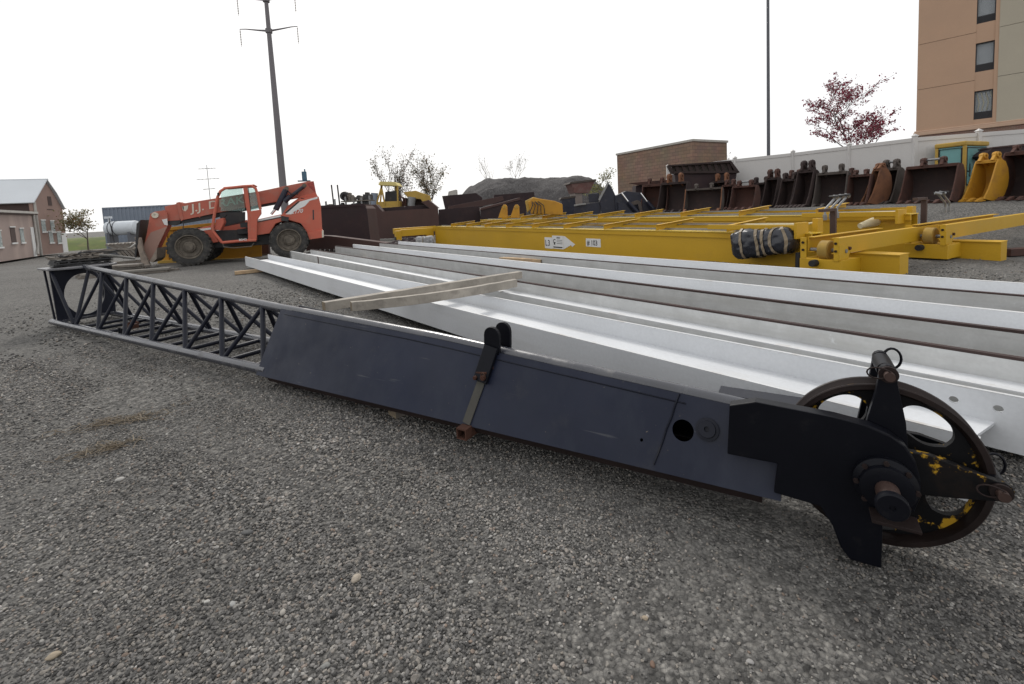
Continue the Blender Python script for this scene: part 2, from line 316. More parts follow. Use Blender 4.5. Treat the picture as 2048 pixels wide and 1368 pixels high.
# ------------------------------------------------------------------ ground
def gravelmat(name, mean, dark, pale, big=.5, fine=1., disp=.5):
    m = bpy.data.materials.new(name); m.use_nodes = True; nt = m.node_tree; N = nt.nodes; L = nt.links.new; b = N['Principled BSDF']
    tc = N.new('ShaderNodeTexCoord')
    def vor(s):
        v = N.new('ShaderNodeTexVoronoi'); v.inputs['Scale'].default_value = s; L(tc.outputs['Object'], v.inputs['Vector']); return v
    def noi(s, d=6, r=.6):
        n = N.new('ShaderNodeTexNoise'); n.inputs['Scale'].default_value = s; n.inputs['Detail'].default_value = d; n.inputs['Roughness'].default_value = r; L(tc.outputs['Object'], n.inputs['Vector']); return n.outputs['Fac']
    def ramp(v, els):
        c = N.new('ShaderNodeValToRGB'); e = c.color_ramp.elements
        while len(e) < len(els): e.new(.5)
        for i, (p, k) in enumerate(els): e[i].position = p; e[i].color = (*k, 1)
        L(v, c.inputs[0]); return c.outputs[0]
    def mix(f, a, b_, mode='MIX'):
        x = N.new('ShaderNodeMix'); x.data_type = 'RGBA'; x.blend_type = mode
        if isinstance(f, float): x.inputs[0].default_value = f
        else: L(f, x.inputs[0])
        for i, q in ((6, a), (7, b_)):
            if isinstance(q, tuple): x.inputs[i].default_value = (*q, 1)
            else: L(q, x.inputs[i])
        return x.outputs[2]
    v1 = vor(62*fine); v2 = vor(26*fine)
    sp = N.new('ShaderNodeSeparateColor'); L(v1.outputs['Color'], sp.inputs[0]); sp2 = N.new('ShaderNodeSeparateColor'); L(v2.outputs['Color'], sp2.inputs[0])
    els = [(0, dark), (.35, tuple((a+c)/2 for a, c in zip(dark, mean))), (.6, mean), (.85, tuple((a+c)/2 for a, c in zip(pale, mean))), (1, pale)]
    c1 = ramp(sp.outputs[0], els); c2 = ramp(sp2.outputs[1], els)
    colr = mix(.4, c1, c2)
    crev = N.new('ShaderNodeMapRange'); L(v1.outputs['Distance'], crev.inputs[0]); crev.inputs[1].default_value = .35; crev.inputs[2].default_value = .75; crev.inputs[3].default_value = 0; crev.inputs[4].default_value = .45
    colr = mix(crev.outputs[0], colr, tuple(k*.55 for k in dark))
    pm = N.new('ShaderNodeMapRange'); L(noi(.35, 7, .62), pm.inputs[0]); pm.inputs[1].default_value = .38; pm.inputs[2].default_value = .66; pm.inputs[3].default_value = 0; pm.inputs[4].default_value = big
    dust = ramp(noi(2.3, 8, .65), [(.3, tuple(k*.8 for k in mean)), (.7, tuple(min(1, k*1.15) for k in mean))])
    colr = mix(pm.outputs[0], colr, dust)
    # broad wheel-track bands of paler compacted dust
    mp = N.new('ShaderNodeMapping'); mp.inputs['Rotation'].default_value = (0, 0, R(32)); mp.inputs['Scale'].default_value = (.05, .55, 1); L(tc.outputs['Object'], mp.inputs[0])
    nb = N.new('ShaderNodeTexNoise'); nb.inputs['Scale'].default_value = 1.2; nb.inputs['Detail'].default_value = 4; L(mp.outputs[0], nb.inputs['Vector'])
    tb = N.new('ShaderNodeMapRange'); L(nb.outputs['Fac'], tb.inputs[0]); tb.inputs[1].default_value = .45; tb.inputs[2].default_value = .7; tb.inputs[3].default_value = 0; tb.inputs[4].default_value = .4
    colr = mix(tb.outputs[0], colr, tuple(min(1, k*1.18) for k in mean))
    L(colr, b.inputs['Base Color']); b.inputs['Roughness'].default_value = .92; b.inputs['Specular IOR Level'].default_value = .25
    hh = N.new('ShaderNodeMath'); hh.operation = 'MULTIPLY_ADD'; L(v1.outputs['Distance'], hh.inputs[0]); hh.inputs[1].default_value = -1.; L(noi(90, 3), hh.inputs[2])
    h2 = N.new('ShaderNodeMath'); h2.operation = 'MULTIPLY_ADD'; L(v2.outputs['Distance'], h2.inputs[0]); h2.inputs[1].default_value = -.8; L(hh.outputs[0], h2.inputs[2])
    bp = N.new('ShaderNodeBump'); bp.inputs['Strength'].default_value = disp; bp.inputs['Distance'].default_value = .012; L(h2.outputs[0], bp.inputs['Height']); L(bp.outputs[0], b.inputs['Normal'])
    return m
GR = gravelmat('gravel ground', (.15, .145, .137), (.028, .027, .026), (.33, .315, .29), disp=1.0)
MAT['heap'] = gravelmat('dark gravel heap', (.085, .08, .08), (.045, .042, .042), (.15, .145, .145), fine=.25, big=.4)
def ground():
    rr = [0.6]; 
    while rr[-1] < 1800: rr.append(rr[-1]*1.032 + .02)
    na = 260; vs = [(0, 0, gnear(0, 0))]; fs = []
    for r in rr:
        for j in range(na):
            a = 2*math.pi*j/na; x, y = r*math.sin(a), r*math.cos(a); vs.append((x, y, gnear(x, y)))
    for j in range(na): fs.append((0, 1+(j+1) % na, 1+j))
    for i in range(len(rr)-1):
        for j in range(na):
            a = 1+i*na; j2 = (j+1) % na; fs.append((a+j, a+j2, a+na+j2, a+na+j))
    mb = MB(); mb.add(vs, fs); o = mb.build('ground', GR, smooth=80); tag(o, kind='structure'); return o
ground()

# scattered pebbles: real stones over the near ground
def pebble_mat():
    m = bpy.data.materials.new('gravel stones'); m.use_nodes = True; nt = m.node_tree; b = nt.nodes['Principled BSDF']; L = nt.links.new
    oi = nt.nodes.new('ShaderNodeObjectInfo'); cr = nt.nodes.new('ShaderNodeValToRGB'); e = cr.color_ramp.elements
    cols = [(0, (.045, .044, .043)), (.22, (.10, .097, .093)), (.48, (.165, .159, .152)), (.7, (.21, .20, .19)), (.84, (.25, .225, .195)), (.93, (.34, .33, .31)), (.975, (.22, .165, .13)), (1, (.48, .465, .44))]
    while len(e) < len(cols): e.new(.5)
    for i, (p, k) in enumerate(cols): e[i].position = p; e[i].color = (*k, 1)
    L(oi.outputs['Random'], cr.inputs[0]); n = nt.nodes.new('ShaderNodeTexNoise'); n.inputs['Scale'].default_value = 160; n.inputs['Detail'].default_value = 3
    tc = nt.nodes.new('ShaderNodeTexCoord'); L(tc.outputs['Object'], n.inputs['Vector'])
    mx = nt.nodes.new('ShaderNodeMix'); mx.data_type = 'RGBA'; mx.blend_type = 'OVERLAY'; mx.inputs[0].default_value = .35; L(cr.outputs[0], mx.inputs[6]); L(n.outputs['Fac'], mx.inputs[7])
    n2 = nt.nodes.new('ShaderNodeTexNoise'); n2.inputs['Scale'].default_value = .9; n2.inputs['Detail'].default_value = 5; L(oi.outputs['Location'], n2.inputs['Vector'])
    r2 = nt.nodes.new('ShaderNodeMapRange'); r2.inputs[1].default_value = .3; r2.inputs[2].default_value = .7; r2.inputs[3].default_value = .66; r2.inputs[4].default_value = 1.1; L(n2.outputs['Fac'], r2.inputs[0])
    vm = nt.nodes.new('ShaderNodeVectorMath'); vm.operation = 'SCALE'; L(mx.outputs[2], vm.inputs[0]); L(r2.outputs[0], vm.inputs['Scale'])
    L(vm.outputs[0], b.inputs['Base Color']); b.inputs['Roughness'].default_value = .85; b.inputs['Specular IOR Level'].default_value = .3
    return m
PEB = pebble_mat(); MAT['pebble'] = PEB
def scatter_tree():
    ng = bpy.data.node_groups.new('stone_scatter', 'GeometryNodeTree')
    ng.interface.new_socket('Geometry', in_out='INPUT', socket_type='NodeSocketGeometry'); ng.interface.new_socket('Geometry', in_out='OUTPUT', socket_type='NodeSocketGeometry')
    N = ng.nodes; L = ng.links.new; gi = N.new('NodeGroupInput'); go = N.new('NodeGroupOutput')
    jn = N.new('GeometryNodeJoinGeometry')
    for k in range(4):
        ico = N.new('GeometryNodeMeshIcoSphere'); ico.inputs['Radius'].default_value = 1; ico.inputs['Subdivisions'].default_value = 2
        pos = N.new('GeometryNodeInputPosition'); ad = N.new('ShaderNodeVectorMath'); ad.operation = 'ADD'; ad.inputs[1].default_value = (k*7.3, k*3.1, 1.7*k); L(pos.outputs[0], ad.inputs[0])
        nz = N.new('ShaderNodeTexNoise'); nz.inputs['Scale'].default_value = .9; nz.inputs['Detail'].default_value = 2; L(ad.outputs[0], nz.inputs['Vector'])
        sb = N.new('ShaderNodeVectorMath'); sb.operation = 'SUBTRACT'; sb.inputs[1].default_value = (.5, .5, .5); L(nz.outputs['Color'], sb.inputs[0])
        sc = N.new('ShaderNodeVectorMath'); sc.operation = 'SCALE'; sc.inputs['Scale'].default_value = 1.7; L(sb.outputs[0], sc.inputs[0])
        sp = N.new('GeometryNodeSetPosition'); L(ico.outputs[0], sp.inputs['Geometry']); L(sc.outputs[0], sp.inputs['Offset'])
        sm = N.new('GeometryNodeSetMaterial'); sm.inputs['Material'].default_value = PEB; L(sp.outputs[0], sm.inputs[0])
        gti = N.new('GeometryNodeGeometryToInstance'); L(sm.outputs[0], gti.inputs[0]); L(gti.outputs[0], jn.inputs[0])
    iop = N.new('GeometryNodeInstanceOnPoints'); iop.inputs['Pick Instance'].default_value = True
    L(gi.outputs[0], iop.inputs['Points']); L(jn.outputs[0], iop.inputs['Instance'])
    def attr(nm, ty):
        a = N.new('GeometryNodeInputNamedAttribute'); a.data_type = ty; a.inputs['Name'].default_value = nm; return a.outputs[0]
    L(attr('idx', 'INT'), iop.inputs['Instance Index']); L(attr('rot', 'FLOAT_VECTOR'), iop.inputs['Rotation']); L(attr('scl', 'FLOAT_VECTOR'), iop.inputs['Scale'])
    L(iop.outputs[0], go.inputs[0]); return ng
SCAT = scatter_tree()
def scatter(name, label, pts, sizes, flat=.62, seed=1):
    rg = np.random.default_rng(seed); n = len(pts); me = bpy.data.meshes.new(name); me.from_pydata([tuple(p) for p in pts], [], [])
    rot = np.stack([rg.uniform(-.5, .5, n), rg.uniform(-.5, .5, n), rg.uniform(0, 6.28, n)], 1)
    scl = np.stack([sizes*rg.uniform(.75, 1.3, n), sizes*rg.uniform(.65, 1.05, n), sizes*flat*rg.uniform(.7, 1.2, n)], 1)
    a = me.attributes.new('rot', 'FLOAT_VECTOR', 'POINT'); a.data.foreach_set('vector', rot.astype(np.float32).ravel())
    a = me.attributes.new('scl', 'FLOAT_VECTOR', 'POINT'); a.data.foreach_set('vector', scl.astype(np.float32).ravel())
    a = me.attributes.new('idx', 'INT', 'POINT'); a.data.foreach_set('value', rg.integers(0, 4, n).astype(np.int32))
    o = bpy.data.objects.new(name, me); col.objects.link(o); md = o.modifiers.new('stones', 'NODES'); md.node_group = SCAT
    return tag(o, label, 'gravel', kind='stuff')
def gravel():
    rg = np.random.default_rng(5); P = []; S = []
    for r0, r1, dens, smin, smax in ((1.0, 2.4, 11000, .0032, .0085), (2.4, 4.2, 7000, .0038, .0095), (4.2, 7.5, 2300, .0055, .0125), (7.5, 13, 420, .009, .018)):
        n = int(dens*math.radians(112)/2*(r1*r1-r0*r0)); r = np.sqrt(rg.uniform(r0*r0, r1*r1, n)); a = rg.uniform(-math.radians(56), math.radians(56), n)
        s = smin + (smax-smin)*rg.beta(1.2, 4.2, n)*1.35
        for ri, ai, si in zip(r, a, s):
            x, y = ri*math.sin(ai), ri*math.cos(ai)
            d = mnoise.noise(Vector((x*.8, y*.8, 9.))) + .5*mnoise.noise(Vector((x*2.5, y*2.5, 3.)))
            u_ = .53*x+.85*y - .12*math.sin((.85*x-.53*y)*.7) - .05*math.sin((.85*x-.53*y)*1.9)
            if x < 1 and min(abs(u_-1.45), abs(u_-3.05), abs(u_+.05)) < .15 and rg.random() < .4: continue
            if rg.random() < .75*ss((-.02-d)/.4): continue
            if ri > 7.5 and rg.random() < ss((ri-7.5)/5.5): continue
            si *= 1+.35*mnoise.noise(Vector((x*.5, y*.5, 21.)))
            P.append((x, y, gnear(x, y) + si*.34)); S.append(si)
    scatter('gravel', 'loose grey gravel stones covering the near ground', P, np.array(S))
gravel()
# single larger stones one can point to
STONES = [(713,1158,13,'pale tan stone, largest on the gravel below the box section'), (941,1155,6,'small white stone right of the largest pale stone'),
 (465,1203,9,'smooth light grey stone beside two ochre stones'), (650,1328,10,'grey stone at the bottom edge near the middle'), (107,1305,13,'tan stone near the bottom left corner'),
 (413,1198,6,'small white stone left of the smooth grey stone'), (495,1070,11,'flat dark grey stone on the left gravel'), (565,1220,9,'angular pale stone lying below the smooth grey stone'),
 (1780,1297,11,'dark stone on the gravel below the sheave'), (1305,1318,8,'brown stone at the bottom right of centre'), (1500,1312,8,'pale grey stone near the bottom right'),
 (820,1090,8,'dark round stone under the middle of the boom'), (300,1180,9,'dark grey stone on the left foreground'), (1290,1225,7,'tan pebble below the box section end'), (240,965,8,'light stone on the left gravel below the straw')]
def stones():
    cols = {'pale tan': (.31, .27, .22), 'small white': (.4, .39, .365), 'smooth light': (.3, .3, .29), 'grey stone': (.2, .2, .19), 'tan stone': (.3, .25, .185), 'flat dark': (.09, .09, .09), 'angular pale': (.3, .28, .25), 'dark': (.07, .068, .065), 'brown': (.17, .11, .08), 'pale grey': (.3, .29, .28), 'tan pebble': (.33, .27, .2), 'light stone': (.36, .35, .33)}
    mats = {k: mat('stone '+k, c, .85, var=.2, sc=30, bump=.3, bsc=90) for k, c in cols.items()}
    rnd = random.Random(3)
    for i, (x, y, s, lab) in enumerate(STONES):
        p = onz(x, y, .0); p.z = gnear(p.x, p.y); r = .8*s*p.y/FPX
        bm = bmesh.new(); bmesh.ops.create_icosphere(bm, subdivisions=3, radius=1)
        for v in bm.verts:
            k = 1 + .28*mnoise.noise(v.co*1.1 + Vector((i*5.1, 0, 0))) + .06*mnoise.noise(v.co*4 + Vector((i*3., 1, 0)))
            v.co = Vector((v.co.x*1.25*k, v.co.y*.85*k, v.co.z*.62*k))*r
        me = bpy.data.meshes.new('stone'); bm.to_mesh(me); bm.free()
        key = next((k for k in sorted(mats, key=len, reverse=True) if lab.startswith(k)), 'grey stone'); me.materials.append(mats[key])
        me.polygons.foreach_set('use_smooth', [True]*len(me.polygons))
        o = bpy.data.objects.new('stone', me); col.objects.link(o); o.location = p + Vector((0, 0, r*.3)); o.rotation_euler = (0, 0, rnd.uniform(0, 6)); tag(o, lab, 'stone', 'larger stones on the gravel')
stones()
def straw(px, py, n, rad, lab, seed):
    rnd = random.Random(seed); c = onz(px, py, 0); mb = MB()
    for _ in range(n):
        a = rnd.gauss(0, rad); b_ = rnd.gauss(0, rad*.35); x = c.x + a*.85 + b_*.5; y = c.y + a*.45 - b_*.85; an = rnd.uniform(0, 3.1); l = rnd.uniform(.015, .06); z = gnear(x, y) + rnd.uniform(.008, .02)
        mb.bar((x-l*math.cos(an), y-l*math.sin(an), z), (x+l*math.cos(an), y+l*math.sin(an), z+rnd.uniform(-.004, .008)), .004, .002)
    o = mb.build('straw', MAT['strawm']); tag(o, lab, 'straw', kind='stuff')
MAT['strawm'] = leafmat('dry straw', [(.09, .065, .04), (.16, .12, .075), (.06, .045, .03), (.24, .19, .12)])
straw(250, 848, 170, .16, 'dry brown straw scattered on the left gravel', 1); straw(212, 905, 90, .1, 'small tuft of dry straw nearer the camera', 2)
mb = MB(); mb.add([(0,0,0),(.03,.012,.004),(.05,0,.001),(.03,-.014,.005),(.02,0,.009)], [(0,1,4),(1,2,4),(2,3,4),(3,0,4)])
p = onz(1155, 918, 0); lf = mb.build('leaf', leafmat('orange leaf', [(.4, .14, .06), (.3, .1, .05)]), loc=(p.x, p.y, gnear(p.x, p.y)+.02)); tag(lf, 'orange brown fallen leaf on gravel under the boom', 'leaf')
# ------------------------------------------------------------------ lattice jib boom (the main subject)
def jib():
    F0 = onz(112, 652, .02); foot = onz(1715, 1105, 0.); ang = math.atan2(foot.y-F0.y, foot.x-F0.x)
    J = thing('crane_jib', 'long dark blue lattice crane jib with box section and rope sheave', 'crane jib', (F0.x, F0.y, 0), ang)
    W = lambda t: .66-.0146*t if t < 5.3 else .5826-(t-5.3)*.081
    zb = lambda t: .075+.0128*t
    zt = lambda t: .888-.0522*t if t < 5.35 else (.609-(t-5.35)*.026 if t < 7.23 else .560-(t-7.23)*.051)
    zt_ = lambda t: zt(t)
    NB = lambda t: Vector((t, 0, zb(t))); FB = lambda t: Vector((t, W(t), zb(t))); TP = lambda t: Vector((t, W(t)/2, zt(t)))
    m = MAT
    MB().path([NB(-.16), NB(3), NB(5.56)], .043, 14).build('bottom_chord', m['tube'], J, smooth=50)
    MB().path([FB(-.16), FB(3), FB(5.56)], .043, 14).build('bottom_chord', m['tube'], J, smooth=50)
    MB().path([TP(.3), TP(5.35), TP(7.3), TP(9.3)], [.038, .04, .04, .036], 16).build('top_chord', m['tube'], J, smooth=50)
    tops = [1.05, 1.90, 2.71, 3.52, 4.32, 5.08, 5.85]; bots = [.84, 1.69, 2.55, 3.29, 4.08, 4.81, 5.50]
    def lace(p, q, r, nm, mt): MB().tube(p, q, r, n=12).build(nm, mt, J, smooth=50)
    for i in range(6):
        lace(TP(tops[i])-Vector((0,.02,.02)), NB(bots[i+1]), .023, 'lacing_tube', m['jib'])
        lace(TP(tops[i])-Vector((0,.02,.02)), NB(bots[i]), .021, 'lacing_tube', m['jib'])
        lace(TP(tops[i])+Vector((0,.02,-.02)), FB(bots[i+1]), .021, 'lacing_tube', m['jib'])
        lace(TP(tops[i])+Vector((0,.02,-.02)), FB(bots[i]), .021, 'lacing_tube', m['jib'])
    t = 1.0
    while t < 5.7:
        MB().tube(NB(t)+Vector((0, .03, 0)), FB(t)-Vector((0, .03, 0)), .022, n=10).build('cross_rung', m['jib'], J, smooth=50); t += .43
    lace(Vector((.45, .33, .84)), NB(.84), .022, 'lacing_tube', m['jib']); lace(Vector((.45, .36, .84)), FB(.84), .022, 'lacing_tube', m['jib'])
    MB().bar((.13, -.005, .84), (.8, .0, .12), .035, .05).build('end_brace', m['jib'], J, bev=.004)
    # base frame with the big round opening, slab on top
    hole = circle(.33, .46, .235, 40, .315)
    outer = [(-.01, .09), (.67, .09), (.69, .855), (-.03, .855)]
    Mx = Matrix(((0,0,1,.13), (1,0,0,0), (0,1,0,0), (0,0,0,1)))
    MB().holed(outer, [hole], Mx, .03).build('end_plate', m['jib'], J)
    MB().prism([(-.36, -.04), (.17, -.05), (.30, .10), (.36, .34), (.33, .60), (.22, .74), (-.36, .73)], .855, .885, 'xy').build('head_slab', m['slabtop'], J, bev=.006)
    for v in (.02, .64):
        MB().bar((-.3, v, .86), (-.1, v, .1), .022, .03).build('end_post', m['jib'], J)
    MB().bx(.05, .22, 0.03, .63, .085, .12).build('sill_plate', m['tube'], J, bev=.004)
    # hardware lying in the lattice
    MB().bx(1.98, 2.1, .2, .3, .12, .17).path([(2.0, .22, .17), (2.04, .26, .22), (2.1, .3, .18)], .012, 6).build('rusty_shackle', m['rust'], J)
    for a in (2.36, 2.44): MB().tube((a, .02, .1), (a, .02, .21), .016, n=10).build('stub_pin', m['black'], J, smooth=50)
    # box section: inclined side plates with holes, bottom plate
    tA, tB, bA, bB = 5.52, 9.3, 5.47, 9.32
    def side(sgn):
        def Q(tt, k):
            b_ = NB(tt) if sgn < 0 else FB(tt); b_ = b_ + Vector((0, sgn*.047, -.034)); p = TP(tt) + Vector((0, sgn*.034, .006))
            return b_ + (p-b_)*k
        o = Q(bA, 0); ex = (Q(bB, 0)-o).normalized(); nrm = ex.cross(Q(tB, 1)-o).normalized(); ey = nrm.cross(ex)
        Mm = Matrix(((ex.x, ey.x, nrm.x, o.x), (ex.y, ey.y, nrm.y, o.y), (ex.z, ey.z, nrm.z, o.z), (0,0,0,1)))
        loc = lambda p: ((p-o).dot(ex), (p-o).dot(ey))
        if sgn < 0:
            outl = [loc(Q(bA, 0)), loc(Q(7.4, 0)), loc(Q(bB, 0)), loc(Q(tB, 1)), loc(Q(7.4, 1)), loc(Q(tA, 1))]
        else:
            outl = [loc(Q(bA, 0)), loc(Q(bB, 0)), loc(Q(tB, 1)), loc(Q(tA, 1))]
        h = []
        def face_uv(tt, z):
            b_, p = Q(tt, 0), Q(tt, 1); k = (z-b_.z)/(p.z-b_.z); return loc(Q(tt, k))
        if sgn < 0:
            u, v_ = face_uv(8.925, .335); h.append(circle(u, v_, .048, 26))
            u, v_ = face_uv(8.74, .262); h.append(circle(u, v_, .008, 10))
        return outl, h, Mm, face_uv
    outl, h, Mm, uv = side(-1)
    face = MB().holed(outl, h, Mm, .010).build('side_plate', m['jibface'], J)
    nrm = (Mm.to_3x3() @ Vector((0,0,1))); out = -1 if nrm.y > 0 else 1
    def on_face(tt, z): u, v_ = uv(tt, z); return Mm @ Vector((u, v_, .010 if out > 0 else 0))
    # boss, weld seams, small marks
    c = on_face(9.03, .358); q = (nrm*out).to_track_quat('Y', 'Z').to_euler()
    MB().lathe([(.0, .0), (.05, .0), (.05, .012), (.038, .014), (.036, .022), (.012, .022), (.011, .008), (0, .008)], n=30).build('pin_boss', m['jib'], J, smooth=40, loc=c, rot=q)
    seam = [on_face(8.90-.09*k/6, .478-.30*k/6) + nrm*out*.003 for k in range(7)]
    MB().path([p + Vector((random.uniform(-.003, .003), 0, 0)) for p in seam], .0045, 6).build('weld_seam', m['jib'], J, smooth=60)
    top_seam = [on_face(5.6+.37*k, zt(5.6+.37*k)-.030) + nrm*out*.002 for k in range(10)]
    MB().path(top_seam, .0035, 6).build('weld_seam', m['jib'], J, smooth=60)
    outl2, h2, Mm2, _ = side(1)
    MB().holed(outl2, h2, Mm2, .010).build('side_plate', m['jib'], J)
    MB().hexa([(bA, -.03, zb(bA)-.04), (bB, -.03, zb(bB)-.04), (bB, W(bB)+.03, zb(bB)-.04), (bA, W(bA)+.03, zb(bA)-.04), (bA, -.03, zb(bA)-.03), (bB, -.03, zb(bB)-.03), (bB, W(bB)+.03, zb(bB)-.03), (bA, W(bA)+.03, zb(bA)-.03)]).build('bottom_plate', m['rustdark'], J)
    # underside stiffener (the dark strip under the face)
    MB().hexa([(5.6, -.02, zb(5.6)-.078), (9.25, -.02, zb(9.25)-.078), (9.25, .05, zb(9.25)-.078), (5.6, .05, zb(5.6)-.078), (5.6, -.035, zb(5.6)-.042), (9.25, -.035, zb(9.25)-.042), (9.25, .05, zb(9.25)-.042), (5.6, .05, zb(5.6)-.042)]).build('bottom_stiffener', m['rustdark'], J)
    # saddle lugs standing over the top chord, with rusty pin bracket and strap
    yc = W(7.8)/2
    fa, fb = on_face(7.765, .37) + nrm*out*.02, on_face(7.80, .56) + nrm*out*.02
    lug = [fa, fb, Vector((7.80, fb.y+.012, .655))]
    MB().bar(lug[0], lug[1], .10, .024, up=nrm).build('saddle_lug', m['black'], J, bev=.004)
    for dy, nm in ((lug[2].y-yc, 0), (.075, 1)):
        poly = [(7.735, .43), (7.845, .44), (7.855, .645)] + [(7.80+.055*math.cos(a), .645+.055*math.sin(a)) for a in [R(20*k) for k in range(1, 9)]] + [(7.745, .645)]
        MB().prism(poly, yc+dy-.012, yc+dy+.012).build('saddle_lug', m['black'], J, bev=.003)
    MB().tube((7.80, yc-.09, .46), (7.80, yc+.09, .46), .018, n=10).tube((7.80, yc-.1, .46), (7.80, yc-.075, .46), .03, n=6).build('lug_pin', m['rust'], J)
    p1 = on_face(7.775, .42); p2 = on_face(7.715, .15)
    MB().bar(p1+nrm*out*.006, p2+nrm*out*.006, .055, .006, up=nrm).build('worn_strap', m['strap'], J)
    pb = on_face(7.765, .40)
    MB().bar(pb+nrm*out*.01+Vector((-.035,0,0)), pb+nrm*out*.01+Vector((.045, 0, .01)), .03, .05).tube(pb+Vector((.03, -.03, .01)), pb+Vector((.03, -.055, .01)), .016, n=8).tube(pb+Vector((-.03, -.03, 0)), pb+Vector((-.03, -.05, 0)), .013, n=8).build('rusty_clip', m['rust'], J, bev=.003)
    MB().path([pb+Vector((.035, -.04, .02))+Vector((.014*math.cos(a), -.008, .022*math.sin(a))) for a in [R(30*k) for k in range(12)]], .004, 6, closed=True).build('clip_ring', m['rust'], J)
    # square tube stub bracket at the bottom edge
    sb = MB()
    x0, x1, y0, y1, z0, z1 = 7.685, 7.755, -.115, .02, .085, .15
    for a in ((x0, x1, y0, y1, z1-.008, z1), (x0, x1, y0, y1, z0, z0+.008), (x0, x0+.008, y0, y1, z0+.009, z1-.009), (x1-.008, x1, y0, y1, z0+.009, z1-.009)): sb.bx(*a)
    sb.build('stub_bracket', m['rust'], J)
    # --------------- tip: cheek plates, axle, sheave
    A = [(9.135, .542), (9.124, .326), (9.308, .331), (9.295, .205), (9.451, .195), (9.49, .13), (9.516, .052), (9.545, .012), (9.64, .012), (9.642, .2), (9.729, .262), (9.745, .32), (9.743, .385), (9.73, .445), (9.70, .497), (9.655, .53), (9.602, .549), (9.50, .562), (9.417, .566), (9.229, .574)]
    MB().prism(A, -.075, -.02).build('cheek_plate', m['black'], J, bev=.005)
    B = [(9.12, .44), (9.12, .30), (9.40, .24), (9.6, .26), (9.68, .29), (9.72, .37), (9.68, .43), (9.60, .45), (9.4, .45)]
    MB().prism(B, .205, .235).build('cheek_plate', m['black'], J, bev=.004)
    MB().bx(9.06, 9.40, .14, .25, .485, .498).build('tip_cover', m['jib'], J, bev=.003)
    MB().bx(9.60, 9.735, -.16, -.075, .232, .244).build('keeper_plate', m['rustdark'], J, bev=.002)
    cxx, czz, RS = 9.648, .354, .318; vs_ = .085
    MB().lathe([(.0, -.075), (.092, -.075), (.095, -.10), (.078, -.112), (.078, -.135), (.06, -.14), (0, -.14)], c=(cxx-.005, 0, czz), n=40).build('axle_collar', m['black'], J, smooth=35)
    for k in range(8):
        a = 2*math.pi*k/8
        MB().lathe([(0, -.112), (.009, -.112), (.009, -.122), (0, -.122)], c=(cxx-.005+.086*math.cos(a), .0, czz+.086*math.sin(a)), n=6).build('collar_bolt', m['rustdark'], J)
    MB().lathe([(.035, -.13), (.035, -.225), (.033, -.23)], c=(cxx-.005, 0, czz), n=28).build('axle_pin', m['pin'], J, smooth=40)
    MB().lathe([(.0, -.22), (.045, -.22), (.047, -.226), (.047, -.244), (.043, -.249), (.01, -.249), (.008, -.243), (0, -.243)], c=(cxx-.005, 0, czz), n=30).build('axle_cap', m['black'], J, smooth=35)
    # sheave: rim with rope groove, web with five openings
    hw = .045
    prof = [(RS-.035, -.02), (RS-.022, -hw), (RS-.004, -hw), (RS, -hw+.004), (RS-.002, -hw+.012), (RS-.028, -.012), (RS-.033, 0), (RS-.028, .012), (RS-.002, hw-.012), (RS, hw-.004), (RS-.004, hw), (RS-.022, hw), (RS-.035, .02)]
    S = MB().lathe(prof, c=(cxx, vs_, czz), n=96, closed=True).build('sheave', m['rimrust'], J, smooth=35)
    rh, ro, n = .115, RS-.028, 240; web = MB(); nO = 5
    ang0 = R(16)
    def gap(a):
        k = ((a-ang0) / (2*math.pi/nO)) % 1.0; u = (k-.5)/.315
        if abs(u) >= 1: return None
        e = (1-abs(u)**2.6)**.5; mid = (rh+ro)/2+.012; hh = (ro-rh)/2-.026
        return mid-hh*e, mid+hh*e
    for yy in (-.013, .013):
        for j in range(n):
            a0, a1 = 2*math.pi*j/n, 2*math.pi*(j+1)/n; g0, g1 = gap(a0), gap(a1)
            P = lambda r, a: (cxx+r*math.cos(a), vs_+yy, czz+r*math.sin(a))
            md = (rh+ro)/2+.012
            b0, t0 = g0 or (md, md); b1, t1 = g1 or (md, md)
            web.add([P(rh-.05, a0), P(rh-.05, a1), P(b1, a1), P(b0, a0)], [(0,1,2,3)]); web.add([P(t0, a0), P(t1, a1), P(ro+.01, a1), P(ro+.01, a0)], [(0,1,2,3)])
            if yy < 0 and (g0 or g1):
                for r0_, r1_ in ((b0, b1), (t0, t1)):
                    web.add([(cxx+r0_*math.cos(a0), vs_-.013, czz+r0_*math.sin(a0)), (cxx+r1_*math.cos(a1), vs_-.013, czz+r1_*math.sin(a1)), (cxx+r1_*math.cos(a1), vs_+.013, czz+r1_*math.sin(a1)), (cxx+r0_*math.cos(a0), vs_+.013, czz+r0_*math.sin(a0))], [(0,1,2,3)])
    web.build('sheave_web', m['chip'], S)
    MB().lathe([(.03, -.06), (.105, -.06), (.11, -.055), (.11, .055), (.105, .06), (.03, .06)], c=(cxx, vs_, czz), n=36).build('sheave_hub', m['rustdark'], S, smooth=35)
    # rope guard arms with pins and cotter rings
    up = [(9.585, .47), (9.60, .56), (9.622, .66), (9.632, .735)] + [(9.657+.026*math.cos(a), .742+.026*math.sin(a)) for a in [R(165-30*k) for k in range(6)]] + [(9.685, .7), (9.71, .56), (9.72, .44)]
    rt = [(9.70, .455), (9.78, .452), (9.95, .405)] + [(9.957+.035*math.cos(a), .372+.035*math.sin(a)) for a in [R(70-30*k) for k in range(6)]] + [(9.85, .315), (9.72, .295)]
    g1 = MB().prism(up, -.018, .012).build('rope_guard_arm', m['black'], J, bev=.003)
    g2 = MB().prism(rt, -.018, .012).build('rope_guard_arm', m['chip'], J, bev=.003)
    MB().prism([(a, b_) for a, b_ in up], .155, .18).build('rope_guard_arm', m['black'], J, bev=.003)
